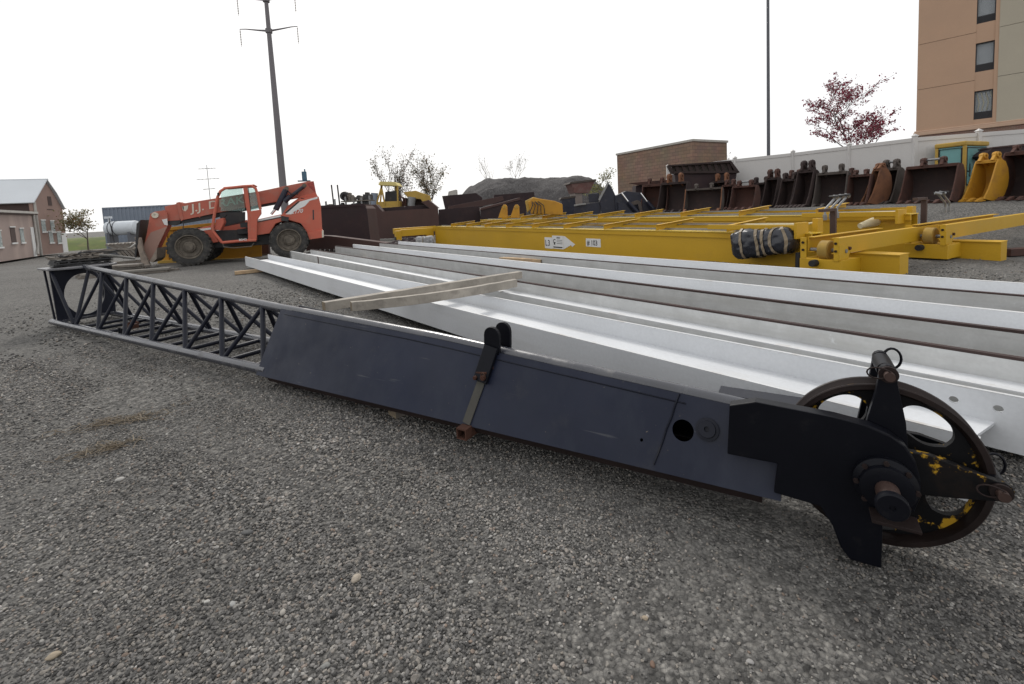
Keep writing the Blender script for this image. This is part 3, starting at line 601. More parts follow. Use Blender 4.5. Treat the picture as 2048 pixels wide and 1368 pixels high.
    MB().prism([(a, b_) for a, b_ in rt], .155, .18).build('rope_guard_arm', m['black'], J, bev=.003)
    for (x, z) in ((9.657, .735), (9.957, .372)):
        MB().tube((x, -.055, z), (x, .20, z), .0165, n=16).build('guard_pin', m['pin'], J, smooth=50)
        MB().lathe([(.0165, -.03), (.03, -.03), (.03, -.018), (.0165, -.018)], c=(x, 0, z), n=20, closed=True).build('pin_washer', m['rustdark'], J)
        MB().tube((x, .02, z), (x, .15, z), .03, n=18).build('guard_roller', m['black'], J, smooth=50)
        rr = [Vector((x+.0, -.045, z)) + Vector((.035*math.cos(a)-.03, -.004*math.sin(2*a), .02*math.sin(a)+.008)) for a in [R(20*k) for k in range(18)]]
        MB().path(rr, .0028, 6, closed=True).build('cotter_ring', m['rustdark'], J, smooth=60)
        rr = [Vector((x+.04, .19, z+.0)) + Vector((.028*math.cos(a), 0, .04*math.sin(a))) for a in [R(20*k) for k in range(18)]]
        MB().path(rr, .005, 6, closed=True).build('cotter_ring', m['black'], J, smooth=60)
    # loose black ribbed pads stacked on the slab
    return J
MAT['strap'] = mat('faded olive strap', (.065, .063, .054), .85, var=.3, sc=9, dirt=(.06, .05, .045), damt=.4)
MAT['rimrust'] = mat('rust worn sheave rim', (.018, .0115, .0105), .5, metal=.2, spec=.3, var=.4, sc=9, dirt=(.02, .016, .015), damt=.4, dsc=8, bump=.1)
def facemat():
    m = bpy.data.materials.new('weathered navy plate'); m.use_nodes = True; nt = m.node_tree; N = nt.nodes; L = nt.links.new; b = N['Principled BSDF']; tc = N.new('ShaderNodeTexCoord')
    def noi(s, sc=(1, 1, 1), d=6, r=.6, off=0):
        mp = N.new('ShaderNodeMapping'); mp.inputs['Scale'].default_value = sc; mp.inputs['Location'].default_value = (off, off*.7, off*.3); L(tc.outputs['Object'], mp.inputs[0])
        n = N.new('ShaderNodeTexNoise'); n.inputs['Scale'].default_value = s; n.inputs['Detail'].default_value = d; n.inputs['Roughness'].default_value = r; L(mp.outputs[0], n.inputs['Vector']); return n.outputs['Fac']
    def rng(v, a, b_, c, d):
        r = N.new('ShaderNodeMapRange'); r.inputs[1].default_value = a; r.inputs[2].default_value = b_; r.inputs[3].default_value = c; r.inputs[4].default_value = d; L(v, r.inputs[0]); return r.outputs[0]
    def mix(f, a, b_):
        x = N.new('ShaderNodeMix'); x.data_type = 'RGBA'; L(f, x.inputs[0])
        for i, q in ((6, a), (7, b_)):
            if isinstance(q, tuple): x.inputs[i].default_value = (*q, 1)
            else: L(q, x.inputs[i])
        return x.outputs[2]
    c = mix(rng(noi(1.2), .3, .7, 0, 1), (.0055, .0085, .022), (.010, .0145, .034))
    c = mix(rng(noi(6, (1, 1, .1), 7, .65, 3), .5, .75, 0, .7), c, (.018, .023, .038))          # vertical runs
    c = mix(rng(noi(2.2, (1, 1, .8), 8, .7, 9), .58, .78, 0, .5), c, (.045, .045, .045))          # dust blooms
    c = mix(rng(noi(30, (.06, 1, 1), 2, .5, 5), .70, .74, 0, .55), c, (.075, .078, .085))        # long rub marks
    c = mix(rng(noi(24, (1, 1, .12), 3, .5, 7), .71, .76, 0, .6), c, (.012, .011, .011))         # dark drips
    c = mix(rng(noi(38, (1, 1, 1), 5, .7, 2), .69, .71, 0, .9), c, (.15, .125, .095))            # chips
    L(c, b.inputs['Base Color']); L(rng(noi(3, off=4), .3, .7, .38, .62), b.inputs['Roughness']); b.inputs['Specular IOR Level'].default_value = .3
    bp = N.new('ShaderNodeBump'); bp.inputs['Strength'].default_value = .25; bp.inputs['Distance'].default_value = .02; L(noi(2.4, (1, 1, 1), 3), bp.inputs['Height']); L(bp.outputs[0], b.inputs['Normal'])
    return m
MAT['jibface'] = facemat()
MAT['padg'] = mat('grey wire rope', (.16, .155, .145), .6, var=.3, sc=30)
JIB = jib()
def jib_point(t, v, z):
    a = JIB.rotation_euler.z; return Vector((JIB.location.x + t*math.cos(a) - v*math.sin(a), JIB.location.y + t*math.sin(a) + v*math.cos(a), z))
def pads():
    p = jib_point(-.12, .40, .886); T = thing('pad_stack', 'stack of dark ribbed pads on the far end slab of the jib', 'pads', p, JIB.rotation_euler.z)
    rnd = random.Random(4)
    for k in range(4):
        z = k*.034; dx = rnd.uniform(-.015, .015); mb = MB(); 
        mb.bx(-.16+dx, .15+dx, -.33, .36, z, z+.018)
        for j in range(6): mb.bx(-.155+dx, .145+dx, -.32+.125*j, -.29+.125*j, z+.018, z+.033)
        mb.build('ribbed_pad', MAT['oldwood' if k == 3 else 'darkmetal'], T, rot=(rnd.uniform(-.04, .04), rnd.uniform(-.04, .04), rnd.uniform(-.12, .12)))
    for k in range(5):
        c0 = Vector((.05*k-.05, -.2+.13*k, .15)); pts = [c0 + Vector((.13*math.cos(a+k), .17*math.sin(a)*(1+.2*k % 2), .015*math.sin(3*a+k)+.012*k)) for a in [R(24*q) for q in range(15)]]
        MB().path(pts, .011, 6, closed=True).build('cable_loop', MAT['darkmetal' if k % 2 else 'oldwood'], T, smooth=60)
    MB().path([(.12, .2, .13), (.2, .36, .1), (.22, .5, .06), (.2, .62, .03)], .02, 8).path([(.0, .3, .15), (.1, .45, .17), (.05, .62, .2), (-.1, .75, .26)], .016, 8).build('cable_end', MAT['padg'], T, smooth=60)
    for k in range(5): MB().lathe([(0, 0), (.016, 0), (.016, .012), (.008, .015), (.008, .028), (0, .028)], c=(-.1+.05*k, -.25+.13*k, .13), axis='z', n=10).build('pad_bolt', MAT['darkmetal'], T)
pads()
# ------------------------------------------------------------------ steel H beams laid on their sides
def beam(label, near0, near1, width, base, ht, tf, mats, holes=False):
    """near0/near1: plan points of the near flange's outer face at the far and near end"""
    A = Vector((*near0, 0)); B = Vector((*near1, 0)); d = B-A; Ln = d.length; ang = math.atan2(d.y, d.x)
    T = thing('steel_beam', label, 'steel beam', (A.x, A.y, base), ang, 'steel beams laid out on the gravel')
    fm, wm, im, em, em2 = mats
    k1 = (.014 if base > .1 else .022) if em is MAT['edge'] else .006; k2 = .018 if em2 is MAT['edge'] else .006  # rust cap runs down the face, with the gap's shade painted in
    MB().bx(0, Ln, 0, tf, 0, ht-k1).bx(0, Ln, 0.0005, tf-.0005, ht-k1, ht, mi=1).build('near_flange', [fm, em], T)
    ff = MB()
    if holes:
        Lf = Ln+.12; hs = [circle(Lf-.11, .205, .019, 14), circle(Lf-.27, .205, .019, 14)]
        ff.bx(0, Lf-.42, width-tf, width, 0, ht-k2); ff.holed([(Lf-.42, 0), (Lf, 0), (Lf, ht-k2), (Lf-.42, ht-k2)], hs, Matrix(((1,0,0,0),(0,0,1,width-tf),(0,1,0,0),(0,0,0,1))), tf)
    else: Lf = Ln; ff.bx(0, Ln, width-tf, width, 0, ht-k2)
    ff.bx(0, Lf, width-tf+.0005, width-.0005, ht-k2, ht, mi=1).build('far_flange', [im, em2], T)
    e = Ln-.12 if holes else Ln
    zw = ht*.42
    MB().hexa([(0, tf, zw), (e-.0, tf, zw), (Ln, width-tf, zw), (0, width-tf, zw), (0, tf, zw+.014), (e, tf, zw+.014), (Ln, width-tf, zw+.014), (0, width-tf, zw+.014)]).build('web', wm, T)
    return T, Ln
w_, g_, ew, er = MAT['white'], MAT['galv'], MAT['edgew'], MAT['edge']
def P2(x, y, z): p = onz(x, y, z); return (p.x, p.y)
b1, L1 = beam('white steel beam nearest the jib, two bolt holes near its right end', (-8.28, 14.14), (1.86, 1.78), .66, .095, .285, .022, (MAT['white'], w_, w_, ew, ew), holes=True)
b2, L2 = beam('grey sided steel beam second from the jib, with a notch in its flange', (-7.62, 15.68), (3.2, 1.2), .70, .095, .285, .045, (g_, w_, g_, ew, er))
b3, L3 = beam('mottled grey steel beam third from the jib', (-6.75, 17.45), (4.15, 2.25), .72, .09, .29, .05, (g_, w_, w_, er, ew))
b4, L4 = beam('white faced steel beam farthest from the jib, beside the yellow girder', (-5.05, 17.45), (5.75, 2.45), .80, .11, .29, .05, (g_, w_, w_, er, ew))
# rust stained notch and a clamp plate on the second beam
MB().bx(3.62, 3.70, -.006, .0, .0, .275).build('rust_stain_plate', MAT['rust'], b2)
MB().bx(.02, .14, -.02, .0, .02, .27).tube((-.12, .05, .16), (.2, .05, .16), .02, n=10).build('end_clamp', MAT['steel'], b2)
for s_ in (.12, .26): MB().lathe([(0, -.004), (.014, -.004), (.014, .004), (0, .004)], c=(.35+s_, .53, .19), n=12).build('bolt_hole', MAT['dark'], b1)
# bearers under the beams
def bearer(lab, A, B, z0, a, b_, mt, name='timber'):
    A = Vector(A); B = Vector(B); d = B-A; T = MB(); Ln = d.length
    T.bx(.004, Ln-.004, -a/2, a/2, 0, b_); T.bx(0, .004, -a/2, a/2, 0, b_, mi=1).bx(Ln-.004, Ln, -a/2, a/2, 0, b_, mi=1)
    o = T.build(name, [mt, MAT['timberend']], bev=.004, loc=(A.x, A.y, z0), rot=(0, 0, math.atan2(d.y, d.x))); return tag(o, lab, 'timber')
bearer('orange brown bearer timber poking out under the white beam ends', (-7.72, 12.62), (-3.9, 15.1), .0, .12, .093, MAT['newwood'])
bearer('dark bearer timber under the middle of the beams', (-.9, 3.1), (4.0, 7.2), .0, .12, .086, MAT['oldwood'])
# two long boards across the beams
def plank(lab, pts, wd, th, mt, seed):
    """slightly bowed and split plank through 3-D points (bottom centre line)"""
    rnd = random.Random(seed); P = [Vector(p) for p in pts]; n = 24; mb = MB(); vs = []; 
    d = (P[-1]-P[0]).normalized(); sx = Vector((-d.y, d.x, 0)).normalized()
    for i in range(n+1):
        k = i/n; c = P[0]*(1-k) + P[-1]*k
        if len(P) == 3: c += (P[1]-(P[0]+P[2])/2)*4*k*(1-k)
        j = .0025
        for a, b_ in ((-1, 0), (1, 0), (1, 1), (-1, 1)):
            vs.append(c + sx*(a*wd/2+rnd.uniform(-j, j)) + Vector((0, 0, b_*th+rnd.uniform(-j, j))))
    fs = []
    for i in range(n):
        for q in range(4): fs.append((i*4+q, i*4+(q+1) % 4, i*4+4+(q+1) % 4, i*4+4+q))
    mb.add(vs, fs); mb.add([vs[0], vs[1], vs[2], vs[3]], [(0,3,2,1)], 1); mb.add(vs[-4:], [(0,1,2,3)], 1)
    o = mb.build('board', [mt, MAT['timberend']], bev=.003); return o
zt_ = .386
o1 = plank('a', [onz(648, 622, .40), (0, 0, 0), onz(1040, 556, zt_+.002)][:1] + [onz(1040, 556, zt_+.002)], .11, .10, MAT['timber'], 1); tag(o1, 'grey weathered board across the beams, farther of the two', 'board', 'boards laid across the beams')
o2 = plank('b', [onz(703, 622, .40), onz(880, 601, .43), onz(1032, 573, .388)], .075, .10, MAT['timber'], 2); tag(o2, 'bowed split grey board across the beams, nearer of the two', 'board', 'boards laid across the beams')
cr = MB(); q0 = onz(703, 616, .42); q1 = onz(1000, 575, .44)
p = onz(1010, 521, .25); o3 = plank('c', [onz(1003, 522, .24), onz(1086, 527, .24)], .14, .09, MAT['newwood'], 3); tag(o3, 'short pale timber lying between the far beams', 'timber')

# ------------------------------------------------------------------ yellow bridge crane girders
GA = -61.0
Y_ = MAT['yellow']
def ibeam_x(mb, x0, x1, yc, z0, z1, wd, tf=.02, tw=.02):
    mb.bx(x0, x1, yc-wd/2, yc+wd/2, z1-tf, z1).bx(x0, x1, yc-wd/2, yc+wd/2, z0, z0+tf).bx(x0, x1, yc-tw/2, yc+tw/2, z0+tf, z1-tf)
def bracket_mesh():
    mb = MB(); mb.hexa([(-.01, 0, 0), (.01, 0, 0), (.01, 1.4, .10), (-.01, 1.4, .10), (-.01, 0, .15), (.01, 0, .15), (.01, 1.4, .25), (-.01, 1.4, .25)])
    mb.hexa([(.01, 0, .14), (.09, 0, .14), (.09, 1.4, .24), (.01, 1.4, .24), (.01, 0, .15), (.09, 0, .15), (.09, 1.4, .25), (.01, 1.4, .25)]); return mb
def channel(mb, p, q, ht, wd, t=.014):
    """channel section from p to q, open side away from the camera"""
    p = Vector(p); q = Vector(q); d = (q-p).normalized(); n = Vector((-d.y, d.x, 0)); z = Vector((0, 0, 1))
    def slab(o, a, b_): mb.hexa([p+o, p+o+a, q+o+a, q+o, p+o+b_, p+o+a+b_, q+o+a+b_, q+o+b_])
    slab(Vector((0,0,0)), n*t, z*ht); slab(n*t, n*wd, z*t); slab(n*t+z*(ht-t), n*wd, z*t)
BRK = {}
def girder(lab, G, Lg, z0, z1, first, nb, near):
    T = thing('crane_girder', lab, 'crane girder', (G[0], G[1], z0), R(GA), 'yellow bridge crane girders'); h = z1-z0
    # box girder: near and far web, top and bottom flange
    wb = [(0, .02), (0, .39), (-1.35, .39), (-1.35, h-.024), (-Lg, h-.024), (-Lg, -.34 if near else .02)] + ([(-8, -.38), (-4.5, .02)] if near else []); MB().prism(wb, .03, .045).build('near_web', Y_, T)
    MB().bx(-Lg, 0, .33, .345, .02, .39).bx(-Lg, -1.35, .33, .345, .39, h-.024).build('far_web', Y_, T)
    MB().bx(-Lg, -1.35, -.02, .40, h-.022, h).build('top_flange', MAT['yellowtop'], T, bev=.003)
    MB().bx(-4.5 if near else -Lg, .02, -.0, .38, 0, .019).build('bottom_flange', Y_, T)
    MB().bx(-.02, 0, .046, .329, .02, .39).build('end_plate', Y_, T)
    MB().bx(-1.36, 0, .0, .38, .391, .405).build('saddle_plate', Y_, T)
    MB().bx(-Lg, -1.35, .0, .03, h-.14, h-.024).build('web_strip', Y_, T)
    MB().bx(-Lg*.98, -2.2, .30, .335, h+.0, h+.045).build('bridge_rail', MAT['steel'], T)
    if 'm' not in BRK:
        BRK['m'] = bracket_mesh().build('walkway_bracket', Y_, T); BRK['m'].location = (first, -.02, h)
        start = 1
    else: start = 0
    for k in range(start, nb): share(BRK['m'], T, (first-2.05*k, -.02, h))
    # walkway runner between the brackets
    MB().bx(-Lg*.96, -1.9, 1.30, 1.36, h+.03, h+.10).build('walkway_rail', Y_, T)
    MB().bx(-Lg*.96, -2.2, .75, .79, h+.10, h+.12).bx(-Lg*.96, -2.2, .95, .99, h+.12, h+.14).build('conductor_bar', MAT['steel'], T)
    return T, h
g1, h1 = girder('near yellow crane girder carrying a number plate and a data plate', (6.28, 7.38), 22.2, -.05, .68, -3.1, 9, True)
g2, h2 = girder('far yellow crane girder behind the numbered one', (9.05, 8.42), 22.5, -.05, .90, -3.2, 9, False)
fr = Frame((6.28, 7.38), GA)
# --- plates with lettering on the near girder
def plate_on(g, x0, x1, z0, z1, mt, name, poly=None):
    mb = MB(); mb.prism(poly or [(x0, z0), (x1, z0), (x1, z1), (x0, z1)], .0235, .029); return mb.build(name, mt, g)
xs = lambda x, y: fr.px(x, y, .025)
(a0, z0), (a1, z1) = xs(1090, 493), xs(1104, 474)
pl = plate_on(g1, a0, a1, z0-.01, z1+.03, MAT['decal'], 'marker_plate'); [lettering(ch, .30, MAT['decalblk'], pl, M_side(a0+.03+dx, .0225, (z0+z1)/2-.09), name='letter', sx=.95) for ch, dx in (('L', 0), ('3', .17))]
(a0, z0), (a1, z1) = xs(1172, 489), xs(1201, 477)
pl = plate_on(g1, a0, a1, z0-.01, z1+.035, MAT['decal'], 'number_plate'); lettering('# 103', .235, MAT['decalblk'], pl, M_side(a0+.06, .0225, (z0+z1)/2-.07), sx=(a1-a0-.12)/(.235*2.75))
(a0, z0), (a1, z1) = xs(1105, 494), xs(1126, 469); (a2, zc) = xs(1150, 489)
pl = plate_on(g1, a0, a1-.012, z0, z1, MAT['decal'], 'data_plate')
dm = M_side(a0+.06, .0225, z1-.26); lettering('C', .2, MAT['decalblk'], pl, dm, sx=1.1)
MB().bx(a0+.08, a0+.2, .0215, .0225, z0+.2, z0+.23).bx(a0+.1, a0+.18, .0215, .0225, z0+.14, z0+.2).build('emblem', MAT['decalblk'], pl)
lettering('CAPACITY', .085, MAT['decalblk'], pl, M_side(a0+.27, .0225, z1-.1), sx=.55)
for k in range(3): MB().bx(a0+.28, a1-.06, .0215, .0225, z1-.16-.06*k, z1-.145-.06*k).build('text_line', MAT['decalblk'], pl)
MB().bx(a0+.06, a1-.06, .0215, .0225, z0+.035, z0+.075).build('text_line', MAT['decalblk'], pl)
plate_on(g1, 0, 0, 0, 0, MAT['decal'], 'arrow_plate', [(a1, z0), (a1, z1), (a1+.12, z1-.02), (a2, zc+.05), (a2-.16, zc-.04), (a2-.22, zc+.02)])
# --- end trucks: double channels with wheel between, on the saddle
MAT['wheely'] = mat('dusty yellow wheel', (.33, .21, .045), .8, var=.2, sc=5, dirt=(.24, .17, .08), damt=.5)
def end_truck(lab, G, z, Ln, y0=-.62):
    T = thing('end_truck', lab, 'end truck', (G[0], G[1], z), R(GA), 'crane end trucks')
    f = MB(); p = (-.62, y0, .0); q = (-.62, Ln, .0)
    # channels run along local y (across the girder); near channel at x=-.62, rear channel at x=-1.2
    def chan(x, y0_, y1_, z0_, z1_, s):
        m = MB(); m.bx(x-.007, x+.007, y0_, y1_, z0_, z1_).bx(x+.007*s, x+.10*s, y0_, y1_, z1_-.014, z1_).bx(x+.007*s, x+.10*s, y0_, y1_, z0_, z0_+.014); return m
    chan(-.60, y0, Ln, .0, .27, -1).build('side_channel', Y_, T); chan(-1.15, y0+.15, Ln*.62, .0, .27, 1).build('side_channel', Y_, T)
    MB().bx(-.66, -.585, y0-.016, y0, -.12, .28).build('channel_cap', Y_, T, bev=.004); MB().bx(-1.2, -1.1, y0-.016, y0+.0, -.10, .27).build('channel_cap', Y_, T, bev=.004)
    for xx in (-.625, -1.15):
        for zz in (.05, .18): MB().lathe([(0, y0-.035), (.022, y0-.035), (.022, y0-.016), (0, y0-.016)], c=(xx, 0, zz), n=8).build('cap_bolt', MAT['rustdark'], T)
    MB().prism([(y0-.016, -.10), (y0+.26, -.10), (y0+.34, .02), (y0+.22, .15), (y0-.016, .15)], -.592, -.572, 'yz').build('gusset_plate', Y_, T)
    # wheel seen edge-on between the channels
    MB().lathe([(.05, -.085), (.15, -.085), (.17, -.07), (.17, .07), (.15, .085), (.05, .085)], axis='x', c=(-.87, y0+.19, .04), n=36).build('track_wheel', MAT['wheely'], T, smooth=35)
    MB().tube((-1.13, y0+.2, .04), (-.56, y0+.2, .04), .035, n=14).build('wheel_axle', MAT['steel'], T, smooth=50)
    MB().tube((-.60, y0+.30, .08), (-.545, y0+.30, .08), .028, n=12).build('axle_nut', MAT['rust'], T, smooth=50)
    MB().lathe([(0, y0-.13), (.055, y0-.13), (.06, y0-.11), (.06, y0-.0), (0, y0)], c=(-.95, 0, -.17), n=20).build('bumper', MAT['rubber'], T, smooth=35)
    MB().bx(-1.22, -.55, y0+.0, .05, -.38, -.105).build('truck_base', Y_, T, bev=.005)
    MB().bx(-.585, -.575, y0+.15, y0+.34, -.30, -.17).build('access_opening', MAT['dark'], T)
    MB().bx(-.61, -.58, Ln-.30, Ln-.10, .03, .09).build('tie_bolt', MAT['steel'], T)
    return T
t1 = end_truck('long yellow end truck across the near girder, wheel showing at its end', (6.28, 7.38), .385, 3.35)
t2 = end_truck('yellow end truck on the far girder running out of the picture', (9.05, 8.42), .43, 6.5)
# cross bars, uprights and pipes behind the near end truck
def truck_extras(lab, G, z):
    T = thing('hinged_frame', lab, 'frame', (G[0], G[1], z), R(GA))
    MB().bx(-1.9, -1.5, -.25, -.1, .0, .12).build('block', Y_, T, bev=.006); MB().bx(-1.5, -1.45, -.3, .1, -.1, .2).build('end_tab', Y_, T, bev=.004)
    MB().bx(-3.4, -1.5, -.28, -.22, .06, .16).build('long_flat', Y_, T, bev=.004)
    MB().bx(-1.62, -1.52, .55, .75, -.05, .24).build('upright', Y_, T, bev=.004); MB().path([(-3.2, .45, .12), (-1.8, .62, .12), (-1.6, .65, .16)], .022, 8).build('pipe_rail', MAT['tarp'], T, smooth=60)
    MB().bx(-1.55, -1.45, 1.05, 1.12, -.2, .42).bx(-1.545, -1.455, .62, 1.05, .36, .42).build('brown_post', MAT['brown'], T, bev=.004)
    return T
truck_extras('yellow frame pieces and dark post on the near girder end', (6.28, 7.38), .69)
truck_extras('yellow frame pieces and dark post on the far girder end', (9.05, 8.42), .80)
# shiny clamp arms hung on each post
def clamps(lab, p, rz, n, flip, grp):
    for k in range(n):
        T = thing('clamp_arm', lab[k], 'clamp', p + Vector((math.cos(rz), math.sin(rz), 0))*(.24*k) + Vector((0, 0, .01*k)), R(GA+90), grp)
        f = -1 if flip else 1
        MB().path([(0, 0, 0), (0.0, 0, .14), (.40*f, 0, .36)], .022, 10).build('arm', MAT['steel'], T, smooth=60)
        MB().bx(-.035, .035, -.03, .03, -.09, .03).build('jaw', MAT['steel'], T, bev=.006)
        MB().tube((.38*f, -.05, .36), (.44*f, .05, .40), .036, n=12).build('head', MAT['steel'], T, smooth=40)
        MB().tube((.33*f, -.09, .40), (.37*f, .10, .40), .022, n=10).build('head_pin', MAT['darkmetal'], T, smooth=40)
pc = at(1650, 432, 9.6); clamps(['shiny clamp arm on the near post, leftmost of three', 'shiny clamp arm on the near post, middle of three', 'shiny clamp arm on the near post, rightmost of three'], pc, R(GA+90), 3, False, 'clamp arms on the near post')
pc = at(1890, 418, 11.0); clamps(['shiny clamp arm on the far post, left of two', 'shiny clamp arm on the far post, right of two'], pc, R(GA+90), 2, True, 'clamp arms on the far post')
# black plastic wrapped motor with tape
def wrapped(lab, p0, p1, r, mt, tape, name, seed):
    p0 = Vector(p0); p1 = Vector(p1); T = thing(name, lab, 'wrapped motor', (p0+p1)/2); d = p1-p0; Ln = d.length; ax = d.normalized(); up = Vector((0,0,1)); sx = ax.cross(up).normalized(); sz = sx.cross(ax)
    n, k = 48, 44; vs = []; prof = lambda u: (1-abs(2*u-1)**9)**.4*(1+.10*math.sin(u*5+seed)) if 0 < u < 1 else .02
    def pt(u, a, off=0):
        sq = 1/(abs(math.cos(a))**4+abs(math.sin(a))**4)**.25; r_ = r*.92*sq*prof(u)*(1+.10*mnoise.noise(Vector((u*6, math.cos(a)*2, math.sin(a)*2+seed)))+.09*mnoise.noise(Vector((u*9+math.sin(a)*3, math.cos(a)*4, math.sin(a)*6+seed)))+.035*mnoise.noise(Vector((u*30, math.cos(a)*9, math.sin(a)*9+seed)))) + off
        return ax*(u-.5)*Ln + sx*math.cos(a)*r_*.85 + sz*math.sin(a)*r_
    for i in range(k+1):
        for j in range(n): vs.append(pt(i/k, 2*math.pi*j/n))
    fs = [(i*n+j, i*n+(j+1) % n, (i+1)*n+(j+1) % n, (i+1)*n+j) for i in range(k) for j in range(n)] + [tuple(range(n)), tuple(range(k*n, k*n+n))]
    MB().add(vs, fs).build('wrapping', mt, T, smooth=60)
    for u0, sk in tape:
        v2 = []; mb = MB()
        for j in range(40):
            a = 2*math.pi*j/40; u = u0+sk*math.cos(a)
            v2 += [pt(min(.97, max(.03, u-.022)), a, .016), pt(min(.97, max(.03, u+.022)), a, .016)]
        mb.add(v2, [(2*j, 2*j+1, (2*j+3) % 80, (2*j+2) % 80) for j in range(40)]).build('tape_band', MAT['tape'], T)
    return T
fp = lambda x, y, v: fr.A + fr.d*fr.px(x, y, v)[0] + fr.n*v + Vector((0, 0, fr.px(x, y, v)[1]))
wm_ = wrapped('bundle wrapped in black plastic and brown tape on the near girder', fp(1470, 490, -.25), fp(1592, 478, -.25), .30, MAT['plastic'], [(.24, .0), (.45, .05), (.6, -.02), (.8, .14), (.86, -.16)], 'wrapped_motor', 1)
wrapped('pale plastic covered bundle on the far girder', at(1765, 445, 10.2), at(1815, 438, 10.4), .17, MAT['bag'], [], 'wrapped_motor', 5)
cl = MB(); a_ = at(1720, 452, 10.1); b_ = at(1790, 438, 10.3); cl.path([a_, (a_+b_)/2+Vector((0, 0, .04)), b_], [.06, .12, .17], 14); tag(cl.build('cloth_roll', MAT['tarp'], smooth=70), 'cream cloth roll tapering to the left on the far girder', 'cloth')
# rubber sleeve below the wrapped motor
mb = MB(); p = fp(1597, 520, -.25); mb.tube(p+Vector((0,0,-.14)), p+Vector((0,0,.14)), .055, .05, n=16); tag(mb.build('hanging_sleeve', MAT['rubber'], smooth=40), 'black rubber sleeve hanging under the wrapped bundle', 'sleeve')
# far end of the near girder: yellow end block, two wrapped ends
def far_end():
    T = thing('end_truck', 'yellow end truck at the far end of the near girder', 'end truck', fr.A + fr.d*-22.2, R(GA), 'crane end trucks')
    MB().bx(-.34, -.01, -1.95, -.05, .22, .60).build('truck_body', Y_, T, bev=.01); MB().bx(-.9, -.5, -2.2, .3, .36, .68).build('side_channel', Y_, T, bev=.01)
    MB().bx(-.4, .02, -2.25, -1.96, -.25, .55).build('channel_cap', Y_, T, bev=.01); MB().bx(-.3, .015, -.5, -.06, -.3, .215).build('truck_base', Y_, T, bev=.01)
    MB().lathe([(0, -2.32), (.12, -2.32), (.12, -2.26), (0, -2.26)], c=(-.15, 0, .1), n=16).build('track_wheel', MAT['darkmetal'], T)
    q = at(832, 482, 19.); wrapped('grey wrapped bundle at the far beam ends, speckled', q, q+Vector((.75, -.1, 0)), .2, MAT['bag2'], [(.45, 0)], 'wrapped_motor', 9)
MAT['bag2'] = mat('speckled grey wrap', (.33, .33, .33), .6, var=.4, sc=9, dirt=(.1, .1, .11), damt=.5, dsc=10, bump=.4)
far_end()
# steel channel at the right picture edge beyond the far girder
p = at(2010, 512, 9.0); q = p + Vector((3.2, .2, 0)); mb = MB(); mb.bar((p.x, p.y, .07), (q.x, q.y, .07), .2, .14); tag(mb.build('steel_channel', [MAT['bktrust']], bev=.004), 'rusty steel channel on the gravel at the right edge', 'steel channel')
# ------------------------------------------------------------------ orange telehandler
def wheel(T, x, y, z, near, src=None):
    Wh = MB(); r, wd = .675, .40
    prof = [(.40, .0+.03), (.46, .0), (.60, .0), (.635, .012), (.65, .03), (.65, wd-.03), (.635, wd-.012), (.60, wd), (.46, wd), (.40, wd-.03)]
    ty = Wh.lathe(prof, n=56, closed=True).build('tyre', MAT['tyre'], T, smooth=40, loc=(x, y, z))
    tr = MB()
    for k in range(26):
        for side in (0, 1):
            a = 2*math.pi*(k+.5*side)/26; c, s = math.cos(a), math.sin(a); da = .075
            y0, y1 = (0.0, .215) if side == 0 else (.185, wd); sk = .05*(1 if side else -1)
            vs = []
            for rr in (.63, r):
                for aa, yy in ((a-da, y0), (a+da, y0), (a+da*.8+sk, y1), (a-da*.8+sk, y1)): vs.append((rr*math.cos(aa), yy, rr*math.sin(aa)))
            tr.hexa(vs)
    tag(tr.build('tread', MAT['tyre'], ty), kind='stuff')
    hl = MB()
    for k in range(22):
        a = 2*math.pi*k/22; hl.lathe([(0, -.003), (.022, -.003), (.022, .004), (0, .004)], c=(.53*math.cos(a), 0, .53*math.sin(a)), n=8)
    tag(hl.build('tyre_holes', MAT['dark'], ty), kind='stuff')
    rm = MB().lathe([(.43, .03), (.42, .0), (.40, -.005), (.385, .02), (.37, .09), (.345, .10), (.34, .075), (.32, .075), (.31, .12), (.2, .14), (.185, .07), (.15, .05), (.14, .06), (.12, .035), (.0, .035)], n=40, cap=False).build('rim', MAT['rim'], T, smooth=35, loc=(x, y, z))
    hb = MB(); 
    for k in range(10):
        a = 2*math.pi*k/10; hb.lathe([(0, .105), (.016, .105), (.016, .13), (0, .13)], c=(.24*math.cos(a), 0, .24*math.sin(a)), n=6)
    tag(hb.build('wheel_bolts', MAT['rim'], rm), kind='stuff')
    return ty, rm
